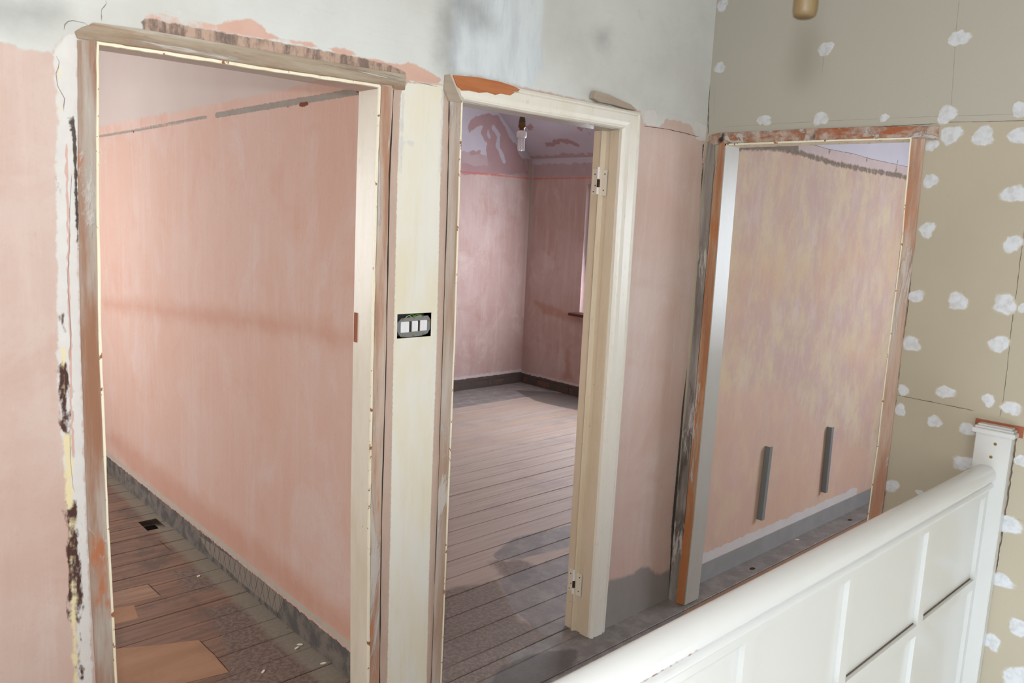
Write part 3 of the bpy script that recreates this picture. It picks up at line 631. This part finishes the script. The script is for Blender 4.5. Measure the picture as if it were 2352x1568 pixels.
# coomb (sloping ceiling) of the middle room
n = 24; V, F = [], []
SX = 2.75-(H-2.27)/.84
for i in range(n+1):
    for j in range(2*n+1):
        t = i/n; V.append((2.75+(SX-2.75)*t, .10+(3.89-.10)*j/(2*n), 2.27+(H-2.27)*t))
for i in range(n):
    for j in range(2*n): a = i*(2*n+1)+j; F.append((a, a+1, a+2*n+2, a+2*n+1))
me = bpy.data.meshes.new('ceiling'); me.from_pydata(V, [], F); me.update(); cs = link('ceiling', me, MAT['middle_room']); tag(cs, 'sloping ceiling of the middle room with flaking paint', 'ceiling', kind='structure')
for k, v in dict(upper=[('rect', -5, 5, -5, 5)], white=[('rect', -5, 2.715, -5, 5)], pinkpatch=[('wline', [(2.62, 3.55), (2.58, 3.3), (2.64, 3.15)], .022), ('wline', [(2.45, 3.65), (2.42, 3.55)], .018), ('wline', [(2.5, 3.05), (2.46, 2.95)], .02), ('wline', [(2.3, 3.4), (2.32, 3.3)], .01)], red=[], pale=[], inlet=[], rim=[], base=[], damp=[], crack=[('wline', [(2.75, 2.9), (2.5, 2.95), (2.2, 2.8)], .004)]).items(): layer(cs, k, v, 'z', 0, 'xy')

# right room
w3 = wallgrid('wall_rear', 'y', 0.0, .10, .09, 2.75, 0, H, .0125, [], MAT['right_room']); tag(w3, 'mottled pink and yellow plaster wall inside the right room', 'wall', kind='structure')
w3.data.transform(Matrix.Translation((0, 0, 0)))
L3 = {}
L3['dirt'] = [('line', [(1720, 330), (1800, 342), (1860, 358), (1920, 376), (1980, 388), (2090, 408)], .012), ('line', [(1690, 333), (1760, 335), (1830, 340)], .02), ('line', [(1905, 345), (1906, 352)], .006), ('line', [(1991, 362), (1991, 368)], .006), ('line', [(2063, 368), (2058, 388)], .007)]
L3['rail'] = [('poly', [(1780, 325), (1860, 325), (1960, 352), (2100, 384), (2100, 408), (1960, 378), (1860, 354), (1780, 338)])]
L3['upper'] = [('poly', [(1860, 200), (1860, 328), (1900, 342), (1960, 354), (2100, 388), (2400, 430), (2400, 0)])]
L3['crack'] = [('line', [(1862, 330), (1900, 342), (1960, 353), (2000, 365), (2090, 384)], .002)]
L3['pinkzone'] = [('poly', [(1640, 900), (1800, 880), (1900, 1000), (2000, 1050), (2000, 1130), (1600, 1290)])]
L3['whitestrip'] = [('rect', .09, 1.9, .07, .145)]; L3['grey'] = [('rect', 0, 3, -.1, .095)]
for k, v in L3.items(): layer(w3, k, v if k != 'crack' else [], 'y', 0, 'xz')
ribbon('crack', L3['crack'][0][1], 'y', 0, .0014, MAT['crackdark'], w3)

def plain(name, x0, x1, y0, y1, z0, z1, t, mat=None):
    o = box(name, x0, x1, y0, y1, z0, z1, mat or MAT['plain']); tag(o, t, 'ceiling' if name.startswith('ceil') else 'wall', kind='structure'); return o
plain('wall_left', -4.3, -4.2, -3.7, 4.05, 0, H, 'far left wall of the landing and left room')
plain('wall_outer', 2.75, 2.87, -3.2, -2.3, 0, H, 'outer wall of the right room'); plain('wall_outer', 2.75, 2.87, -1.1, 0.0, 0, H, 'outer wall of the right room by the corner')
plain('wall_outer', 2.75, 2.87, -2.3, -1.1, 0, .9, 'outer wall of the right room under its window'); plain('wall_outer', 2.75, 2.87, -2.3, -1.1, 2.1, H, 'outer wall of the right room over its window')
plain('wall_end', .09, 2.75, -3.3, -3.2, 0, H, 'near end wall of the right room'); plain('wall_behind', -4.2, 0, -3.7, -3.6, -1.2, H, 'wall behind the photographer')
plain('wall_far', -4.2, -1.438, 3.95, 4.05, 0, H, 'far wall of the left room')
plain('ceiling', -4.2, 0, -3.6, 0, H, H+.08, 'white ceiling of the landing'); plain('ceiling', -4.2, -1.338, .10, 3.95, H, H+.08, 'white ceiling of the left room')
plain('ceiling', -1.338, SX, .10, 3.89, H, H+.08, 'flat ceiling of the middle room'); plain('ceiling', .09, 2.75, -3.2, 0, H, H+.08, 'white ceiling of the right room')
plain('wall_stairs', -2.4, 0, -1.24, -1.21, -1.2, -.03, 'white stair side below the landing floor', MAT['gloss'])
plain('trim_2', -2.4, 0, -3.6, -1.25, -1.25, -1.2, 'lower stair landing')

# ------------------------------------------------------------------ window of the middle room
wn_ = empty('window_1', (2.80, 2.2, .82)); tag(wn_, 'bright window at the edge of the middle room wall', 'window', kind='structure')
multi('window_frame', [boxvf(2.80, 2.85, 1.35, 1.40, .82, 2.02), boxvf(2.80, 2.85, 3.08, 3.13, .82, 2.02), boxvf(2.80, 2.85, 1.40, 3.08, .82, .87), boxvf(2.80, 2.85, 1.40, 3.08, 1.97, 2.02), boxvf(2.80, 2.85, 2.185, 2.235, .87, 1.97)], MAT['frame'], wn_)
box('window_glass', 2.82, 2.824, 1.40, 3.08, .87, 1.97, MAT['glass'], wn_)
box('window_sill', 2.66, 2.80, 1.28, 3.20, .785, .812, MAT['sill'], wn_, bevel=.006)
wn2 = empty('window_2', (2.80, -1.7, .9)); tag(wn2, 'window of the right room beyond the doorway', 'window', kind='structure')
multi('window_frame', [boxvf(2.79, 2.84, -2.3, -2.25, .9, 2.1), boxvf(2.79, 2.84, -1.15, -1.1, .9, 2.1), boxvf(2.79, 2.84, -2.25, -1.15, .9, .95), boxvf(2.79, 2.84, -2.25, -1.15, 2.05, 2.1)], MAT['frame'], wn2)

# ------------------------------------------------------------------ door frames
d1 = empty('door_1', (-1.94, .03, 0)); tag(d1, 'left doorway stripped to bare timber, no door', 'doorway', kind='structure')
def S(name, A, B, mat, parent, ax='y', val=-.004, d=(0, .1, 0), rag=0., seed=1):
    V, F = strip(A, B, ax, val, d, rag, seed); return mesh(name, V, F, mat, parent)
S('stud', [(179, 92), (180, 400), (187, 800), (201, 1200), (221, 1568), (231, 1760)], [(222, 92), (221, 400), (227, 800), (245, 1200), (264, 1568), (274, 1760)], MAT['stud'], d1, d=(0, .085, 0), rag=.0006)
S('jamb', [(222, 98), (221, 400), (227, 800), (245, 1200), (264, 1568), (274, 1760)], [(227, 100), (227, 400), (233.5, 800), (249.5, 1200), (270, 1568), (280, 1760)], MAT['arris'], d1, val=-.006, d=(0, .09, 0), rag=.0007, seed=2)
V, F = prism([U(x, y, 'y', -.005) for x, y in [(172, 72), (188, 62), (206, 57), (214, 51), (250, 56), (330, 67), (470, 92), (600, 114), (760, 142), (934, 171), (931, 207), (904, 205), (903, 196), (873, 193), (600, 153), (400, 121), (222, 94), (178, 88)]], (0, .085, 0))
hb = mesh('lintel', V, F, MAT['beam'], d1, bevel=.0015)
S('head', [(222, 95), (400, 121), (600, 153), (872, 194)], [(226, 102), (400, 128.5), (600, 160), (875, 201)], MAT['arris'], d1, val=-.007, d=(0, .012, 0), rag=.0008, seed=3)
S('head_soffit', [(226, 102), (400, 128.5), (600, 160), (875, 201)], [(226, 99), (400, 125), (600, 156), (875, 197)], MAT['lining'], d1, val=.006, d=(0, .075, 0))
# right jamb (lining face, stop and painted edge), bare stud behind it
A_ = [(874, 197), (867, 400), (857.5, 800), (850, 1200), (848, 1568), (847, 1760)]
S('jamb', [(x-2.2, y) for x, y in A_], [(x+6, y) for x, y in A_], MAT['cream'], d1, val=-.001, d=(0, .105, 0))
S('painted_edge', [(x-3.5, y) for x, y in A_], [(x+.8, y) for x, y in A_], MAT['arris'], d1, val=-.006, d=(0, .006, 0), rag=.0008, seed=4)
S('door_stop', [(x-9, y) for x, y in A_], [(x, y) for x, y in A_], MAT['lining'], d1, val=.060, d=(0, .03, 0))
S('stud', [(877, 194), (869, 400), (859.5, 800), (852, 1200), (849, 1568), (848, 1760)], [(903, 203), (893, 400), (886, 800), (875, 1200), (870.5, 1568), (869, 1760)], MAT['stud_peach'], d1, val=-.005, d=(0, .085, 0), rag=.0012, seed=5)
box('strike_plate', -1.5905, -1.5845, .082, .098, 1.262, 1.350, MAT['redwood'], d1)
S('crevice', [(902, 207), (893.5, 400), (886.5, 800), (875.5, 1200), (871, 1568), (869.5, 1760)], [(904.5, 207), (896.5, 400), (888.5, 800), (877.5, 1200), (873, 1568), (871.5, 1760)], MAT['gap'], d1, val=-.0015, d=(0, .002, 0), rag=.001, seed=6)

d2 = empty('door_2', (-.92, .03, 0)); tag(d2, 'middle doorway with cream architrave on its right side only', 'doorway', kind='structure')
S('stud', [(1034, 232), (1031, 400), (1018.5, 800), (1005, 1200), (991.5, 1568), (985, 1760)], [(1060, 232), (1054.5, 400), (1042, 800), (1026, 1200), (1012, 1568), (1006, 1760)], MAT['stud_pale'], d2, d=(0, .085, 0), rag=.0008, seed=7)
S('jamb', [(1060, 231), (1054.5, 400), (1042, 800), (1026, 1200), (1012, 1568), (1006, 1760)], [(1063, 232), (1057.5, 400), (1045, 800), (1029, 1200), (1014.5, 1568), (1008, 1760)], MAT['arris'], d2, val=-.006, d=(0, .11, 0), rag=.0006, seed=8)
S('crevice', [(1031.5, 232), (1028.5, 400), (1016.5, 800), (1003.5, 1200), (990, 1568), (984, 1760)], [(1034, 232), (1031, 400), (1018.5, 800), (1005, 1200), (991.5, 1568), (985, 1760)], MAT['gap'], d2, val=-.0012, d=(0, .002, 0), rag=.001, seed=9)
V, F = prism([U(x, y, 'y', -.006) for x, y in [(1023, 172), (1037, 170), (1050, 200), (1064, 228), (1061, 236), (1031, 232), (1021, 205)]], (0, .05, 0)); mesh('broken_mitre', V, F, MAT['splinter'], d2, bevel=.001)
# architrave profile swept with a mitre: head and right leg
hd0 = [(1038, 170), (1064, 231)]   # outer, inner at left cut
mt = [(1473, 259), (1430, 296)]    # outer, inner at the mitre
ft = [(1388, 1460), (1355, 1466)]  # outer, inner at the foot
prof = [(0, 0), (0, .014), (.10, .018), (.16, .014), (.24, .020), (.62, .020), (.78, .017), (.84, .017), (.86, .021), (.93, .021), (1.0, .013), (1.0, 0)]
def lerp(a, b, t): return a.lerp(b, t)
def sweep(name, ends, mat, parent):
    rows = []
    for (o_, i_) in ends:
        o3, i3 = U(*o_, 'y', -.015), U(*i_, 'y', -.015)
        rows.append([Vector((lerp(o3, i3, t).x, -d, lerp(o3, i3, t).z)) for t, d in prof])
    V = [p for r in rows for p in r]; n = len(prof); F = []
    for k in range(len(rows)-1):
        for j in range(n): F.append((k*n+j, k*n+(j+1) % n, (k+1)*n+(j+1) % n, (k+1)*n+j))
    F += [tuple(range(n)), tuple(range(len(rows)*n-1, (len(rows)-1)*n-1, -1))]
    return mesh(name, V, F, mat, parent)
hd = sweep('architrave_head', [hd0, [(1200, 204), (1209, 259)], mt], MAT['archi'], d2)
sweep('architrave', [mt, [(1465, 400), (1423, 410)], [(1439, 800), (1399.5, 805)], [(1409, 1200), (1373, 1205)], ft], MAT['archi'], d2)
V, F = prism([U(x, y, 'y', -.0212) for x, y in [(1041, 172), (1100, 178), (1150, 188), (1180, 198), (1194, 205), (1191, 210), (1177, 207), (1182, 213), (1172, 219), (1150, 215), (1138, 218), (1120, 212), (1100, 213), (1078, 208), (1060, 208), (1050, 196)]], (0, .004, 0)); mesh('bare_wood_patch', V, F, MAT['orange'], d2)
V, F = prism([U(x, y, 'y', -.024) for x, y in [(1368, 208), (1400, 217), (1430, 231), (1450, 240), (1464, 253), (1440, 249), (1410, 240), (1378, 234), (1363, 225)]], (0, .02, 0)); mesh('split_lath', V, F, MAT['splinter'], d2, bevel=.001)
# lining: head and right jamb with bead and rebate
box('head_jamb', -1.290, -.545, -.001, .070, 1.987, 2.008, MAT['lining'], d2)
J = -.548
prj = [(-.001, J), (.040, J), (.041, J+.006), (.066, J+.006), (.068, J+.002), (.072, J-.006), (.078, J-.009), (.084, J-.006), (.087, J), (.122, J), (.122, J+.03), (-.001, J+.03)]
V, F = prism([(x, y, 0) for y, x in prj], (0, 0, 1.99)); mesh('jamb', V, F, cream('tan_cream_jamb', (214, 200, 176), (200, 182, 150), .72, .42), d2)
for zc, nme in ((1.80, 'u'), (.205, 'l')):
    hg = multi('hinge', [boxvf(J-.0022, J+.001, .045, .073, zc-.05, zc+.045), boxvf(J-.0022, J+.001, .088, .116, zc-.045, zc+.05)], MAT['cream'], d2)
    kn = []
    for a, b in ((.012, .055), (-.045, -.020)): kn.append(lathe((J-.012, .0785), [(.0055, zc+a), (.0055, zc+b)], 12))
    multi('knuckle', kn, MAT['frame'], hg, smooth=False)
    multi('rust_gap', [lathe((J-.009, .0785), [(.006, zc-.018), (.006, zc+.010)], 10)], MAT['gap'], hg)
    multi('screw', [([(J-.0026, y+.003*math.cos(t*math.pi/4), zc+z+.003*math.sin(t*math.pi/4)) for t in range(8)], [tuple(range(8))]) for y, z in ((.055, .03), (.058, -.03), (.104, .03), (.100, -.012), (.108, -.035))], MAT['gap'], hg)

d3 = empty('door_3', (.03, -.45, 0)); tag(d3, 'right doorway in the plasterboard wall, stripped timber frame', 'doorway', kind='structure')
S('post', [(1625, 325), (1618, 400), (1588, 800), (1549, 1200), (1536, 1382)], [(1641, 325), (1639, 400), (1606, 800), (1572, 1200), (1556, 1387)], MAT['mortar'], d3, 'x', -.006, (.08, 0, 0), .002, 11)
S('stud', [(1653, 326), (1641, 400), (1607, 800), (1573, 1200), (1552, 1384)], [(1666, 328), (1660, 400), (1628, 800), (1592, 1200), (1571, 1389)], MAT['stud_pine'], d3, 'x', -.010, (.09, 0, 0), .0006, 12)
V, F = strip([(1666, 328), (1660, 400), (1628, 800), (1592, 1200), (1571.5, 1389)], [(1668, 328), (1662, 400), (1630, 800), (1594, 1200), (1573.5, 1389)], 'x', -.010, (.100, 0, 0)); mesh('jamb', V, F, MAT['lining'], d3)
V, F = prism([U(x, y, 'x', -.008) for x, y in [(1628, 311), (1652, 305), (1750, 301), (1878, 295), (2000, 291), (2156, 289), (2153, 319), (2124, 320), (2095, 316), (1880, 322), (1666, 329), (1640, 333), (1630, 330)]], (.08, 0, 0)); mesh('lintel', V, F, MAT['beam_red'], d3, bevel=.0015)
S('head', [(1666, 330), (1880, 321.5), (2094, 315.5)], [(1664, 334), (1880, 325.5), (2093, 319)], MAT['arris'], d3, 'x', -.010, (.10, 0, 0), .0004, 14)
S('stud', [(2093.5, 318), (2071, 567), (2042, 800), (2017, 1020), (1993, 1199), (1960, 1420)], [(2125, 318), (2099.5, 567), (2070, 800), (2045, 1020), (2023, 1199), (1990, 1420)], MAT['stud_peach'], d3, 'x', -.007, (.085, 0, 0), .0006, 15)
S('painted_edge', [(2090.5, 318), (2069, 567), (2040, 800), (2015, 1020), (1991, 1199), (1958, 1420)], [(2093.5, 318), (2071.5, 567), (2042.5, 800), (2017.5, 1020), (1993.5, 1199), (1960.5, 1420)], MAT['arris'], d3, 'x', -.009, (.1, 0, 0), .0006, 16)
p_ = U(1656, 703, 'y', -.094); multi('latch_remnant', [boxvf(p_.x-.006, p_.x+.004, -.098, -.090, p_.z-.018, p_.z+.018)], MAT['brass'], d3, bevel=.002)
p_ = U(1656, 703, 'y', -.094); multi('splintered_edge', [boxvf(p_.x-.010, p_.x+.012, -.0965, -.0900, p_.z-.034, p_.z-.022), boxvf(p_.x-.012, p_.x+.003, -.0965, -.0900, p_.z-.17, p_.z-.05)], MAT['archi'], d3, bevel=.002)

# ------------------------------------------------------------------ banister
bn = empty('stair_banister', (-1.3, -1.18, 0)); tag(bn, 'white glossy banister with square panels, running from the near left to the plasterboard wall', 'banister')
Y0 = -1.18
DZ = -.0095
arcp = [(.034*math.cos(t), .920+.029*math.sin(t)**.85) for t in [math.pi*k/24 for k in range(1, 24)]]
rp = [(.033, .905), (.034, .915)]+arcp+[(-.035, .914), (-.0335, .909), (-.030, .905), (-.025, .9035), (-.023, .902), (-.023, .895), (-.027, .893), (-.031, .888), (-.031, .882), (-.027, .877), (-.0205, .875), (-.0205, .868), (.0205, .868), (.0205, .900)]
XL, XR = -2.75, -.038
V, F = prism([(XL, Y0+a, b+DZ) for a, b in rp], (XR-XL, 0, 0)); hr = mesh('handrail', V, F, MAT['rail'], bn, smooth=True); hr.data.set_sharp_from_angle(angle=.75)
rights = [-.066, -.537, -1.030, -1.492, -1.98, -2.46]
fr = []
YF, YP = Y0-.020, Y0-.008
rows = [(.5625, .842), (.04, .530)]
def fb(x0, x1, z0, z1): fr.append(boxvf(x0, x1, YF, Y0+.020, z0, z1))
fb(XL, XR, .842, .8625); fb(XL, XR, .530, .5625); fb(XL, XR, 0.0, .04)
for k, xr in enumerate(rights):
    xl = rights[k+1]+.040 if k+1 < len(rights) else XL
    for z0, z1 in rows:
        if k == 0: fb(xr, XR, z0, z1)
        fb(rights[k], rights[k]+.040, z0, z1) if k else None
        if z0 > .3: box('ledge_line', xl, xr-.002, YP-.0025, YP+.001, z0-.001, z0+.003, MAT['jointline'], bn)  # thin dark strip along the bottom ledge of each upper panel
        box('panel', xl-.0, xr+.0, YP, Y0+.008, z0, z1, MAT['gloss'], bn)
multi('panel_frame', fr, MAT['gloss'], bn)
# half newel on the wall
nw = mesh('newel_post', *boxvf(-.038, -.003, -1.242, -1.140, -1.0, 1.040), MAT['gloss'], bn, bevel=.002)
multi('newel_cap', [boxvf(-.050, -.003, -1.252, -1.130, 1.040, 1.056), boxvf(-.044, -.003, -1.247, -1.135, 1.056, 1.063), boxvf(-.036, -.003, -1.240, -1.141, 1.063, 1.069)], MAT['gloss'], nw, bevel=.002)
V, F = boxvf(-.0026, -.0008, -1.262, -1.124, 1.040, 1.076); mesh('bare_outline', V, F, MAT['redwood'], nw)
for z, y in ((1.012, -1.199), (.968, -1.192)):
    V = [(-.0386, y+.005*math.cos(t*math.pi/5), z+.005*math.sin(t*math.pi/5)) for t in range(10)]
    mesh('plug_hole', V, [tuple(range(10))], MAT['brass'], nw)

# ------------------------------------------------------------------ light switch without its cover plate
sw = empty('light_switch', (-1.44, 0, 1.316)); tag(sw, 'open triple light switch with no cover plate in the cream strip between the doorways', 'light switch')
x0, x1, z0, z1 = SW
V, F = boxvf(x0, x1, .0005, .040, z0, z1); mesh('back_box', V, [F[i] for i in (0, 1, 3, 4, 5)], MAT['boxdark'], sw)
cxs, czs = (x0+x1)/2, (z0+z1)/2-.003
oct_ = [(-.060, -.012), (-.047, -.027), (-.02, -.029), (.03, -.027), (.05, -.022), (.059, -.010), (.060, .014), (.050, .026), (.02, .026), (-.045, .022), (-.060, .010)]
V, F = prism([(cxs+a*1.02, .0015, czs+.001+b*1.14) for a, b in oct_], (0, .003, 0)); yk = mesh('yoke', V, F, MAT['zinc'], sw)
mods = [(-.049, -.020), (-.009, .012), (.021, .046)]
box('switch_slot', cxs-.020, cxs-.010, .0008, .004, czs-.016, czs+.016, MAT['gap'], yk); box('switch_slot', cxs+.0125, cxs+.0205, .0008, .004, czs-.015, czs+.017, MAT['gap'], yk)
for k, (a, b) in enumerate(mods):
    md_ = multi('switch_module', [boxvf(cxs+a, cxs+b, -.0015, .010, czs-.0165+.001*k, czs+.0155+.001*k)], MAT['module'], sw, bevel=.0008)
    box('rocker', cxs+(a+b)/2, cxs+b-.001, -.0035, -.001, czs-.015+.001*k, czs+.014+.001*k, MAT['module'], md_, bevel=.0008)
for a, b in ((-.042, .024), (-.002, .026), (.032, .0285), (-.042, -.0285), (-.002, -.0275), (.034, -.0255), (.055, .015)):
    V = [(cxs+a+.0042*math.cos(t*math.pi/5), .0008, czs+b+.0028*math.sin(t*math.pi/5)) for t in range(10)]
    V, F = prism(V, (0, .003, 0)); mesh('screw', V, F, MAT['brass'], sw)
def arc(xa, xb, zb, hz, y): return [(cxs+xa+(xb-xa)*t/12, y, czs+zb+hz*math.sin(math.pi*t/12)) for t in range(13)]
multi('green_wire', [tube(arc(-.030, .012, .026, .009, .006), .0013), tube(arc(-.004, .036, .027, .008, .005), .0014)], MAT['green'], sw, smooth=True)
multi('yellow_wire', [tube(arc(-.034, -.006, .024, .009, .0025), .0008), tube(arc(.002, .036, .027, .0045, .0025), .0008)], MAT['yellow'], sw, smooth=True)

# ------------------------------------------------------------------ lampholders
def pendant(name, x, y, ztop, zbot, label, cat):
    o = empty(name, (x, y, ztop)); tag(o, label, cat); return o
pl = empty('pendant_lampholder', (-1.9, -1.4185, H)); tag(pl, 'blurred brown lampholder hanging at the top edge in front of the plasterboard', 'lampholder')
multi('ceiling_rose', [lathe((-1.9, -1.4185), [(.045, H-.001), (.045, H-.012), (.03, H-.028), (.008, H-.034)])], MAT['bakelite'], pl, smooth=True)
multi('cord', [lathe((-1.9, -1.4185), [(.003, H-.03), (.003, 1.965)], 8)], MAT['cord'], pl)
multi('lampholder', [lathe((-1.9, -1.4185), [(.006, 1.975), (.011, 1.965), (.0135, 1.945), (.0145, 1.925), (.0145, 1.905), (.013, 1.899), (.010, 1.897)])], MAT['tan_holder'], pl, smooth=True)
X, Y = .832, 2.0
pb = empty('pendant_bulb', (X, Y, H)); tag(pb, 'bare white energy saving bulb in a brown lampholder hanging in the middle room', 'hanging bulb')
multi('cord', [lathe((X, Y), [(.003, H), (.003, 2.325)], 8)], MAT['cord'], pb)
multi('lampholder', [lathe((X, Y), [(.005, 2.335), (.018, 2.325), (.023, 2.292), (.024, 2.290)])], MAT['tan_holder'], pb, smooth=True)
multi('lampholder_skirt', [lathe((X, Y), [(.024, 2.290), (.0255, 2.262), (.025, 2.258), (.018, 2.254), (.017, 2.240)])], MAT['bakelite'], pb, smooth=True)
bl = multi('bulb', [lathe((X, Y), [(.017, 2.240), (.028, 2.234), (.034, 2.226), (.034, 2.200), (.030, 2.193), (.02, 2.192)])], MAT['lampwhite'], pb, smooth=True)
tb = []
for k in range(4):
    a = math.pi/4+k*math.pi/2; cxx, cyy = X+.0155*math.cos(a), Y+.0155*math.sin(a)
    tb.append(lathe((cxx, cyy), [(.0085, 2.193), (.0085, 2.118), (.005, 2.108)], 14))
multi('lamp_tube', tb, MAT['lampwhite'], bl, smooth=True)

# ------------------------------------------------------------------ metal channels standing out of the right room wall
for k, (top, bot, lab) in enumerate((((1773, 1026), (1753, 1194), 'grey metal channel upright on the mottled wall, the lower and nearer of two'), ((1914, 981), (1899, 1131), 'grey metal channel upright on the mottled wall, the farther one nearer the door frame'))):
    yv = -.030; a, b = U(*top, 'y', yv), U(*bot, 'y', yv); w_ = .011
    if k == 0:
        pass
    V = []
    n = 24; rr = random.Random(k); pr2 = []
    for i in range(n+1):
        c = b.lerp(a, i/n); e = rr.uniform(-.002, .002) if (i < 4 or i > n-4) else 0
        V += [(c.x-w_-.004, yv, c.z), (c.x+w_+e, yv, c.z), (c.x+w_+e, yv+.003, c.z), (c.x-w_-.001, yv+.003, c.z), (c.x-w_-.001, -.0005, c.z), (c.x-w_-.004, -.0005, c.z)]
    F = []
    for i in range(n):
        for j in range(6): F.append((6*i+j, 6*i+(j+1) % 6, 6*i+6+(j+1) % 6, 6*i+6+j))
    F += [(0, 1, 2, 3, 4, 5), tuple(6*n+j for j in (5, 4, 3, 2, 1, 0))]
    o = mesh('metal_channel', V, F, MAT['channel']); tag(o, lab, 'metal channel', 'metal channels on the right room wall')

# ------------------------------------------------------------------ crumbs of plaster on the floor
crumbs = [(('z', 689, 1479, 'long thin white flake on the dark boards at the foot of the pink wall'),), (('z', 681, 1487, 'thin white flake just left of the long flake on the dark boards'),), (('z', 743, 1522, 'small white flake on the dust line near the cream jamb'),),
          (('z', 604, 1541, 'white flake lying out on the dark boards of the left room'),), (('z', 456, 1322, 'pale flake in the middle of the brown boards of the left room'),), (('z', 770, 1500, 'pinkish flake against the dark wall base'),),
          (('z', 1831, 1238, 'single white crumb on the grey boards of the right room'),)]
for i, ((ax_, px, py, lab),) in enumerate(crumbs):
    c = U(px, py, 'z', .003); rr = random.Random(i); n = 9; a0 = rr.uniform(0, 3)
    P1 = []
    for k in range(n):
        t = 2*math.pi*k/n; ra, rb = .011*rr.uniform(.8, 1.2), .0045*rr.uniform(.7, 1.3)
        dx, dy = ra*math.cos(t), rb*math.sin(t); P1.append((c.x+dx*math.cos(a0)-dy*math.sin(a0), c.y+dx*math.sin(a0)+dy*math.cos(a0), .0002))
    V, F = prism(P1, (0, 0, .003)); o = mesh('plaster_flake', V, F, MAT['debris']); tag(o, lab, 'plaster flake', 'plaster flakes on the floor')
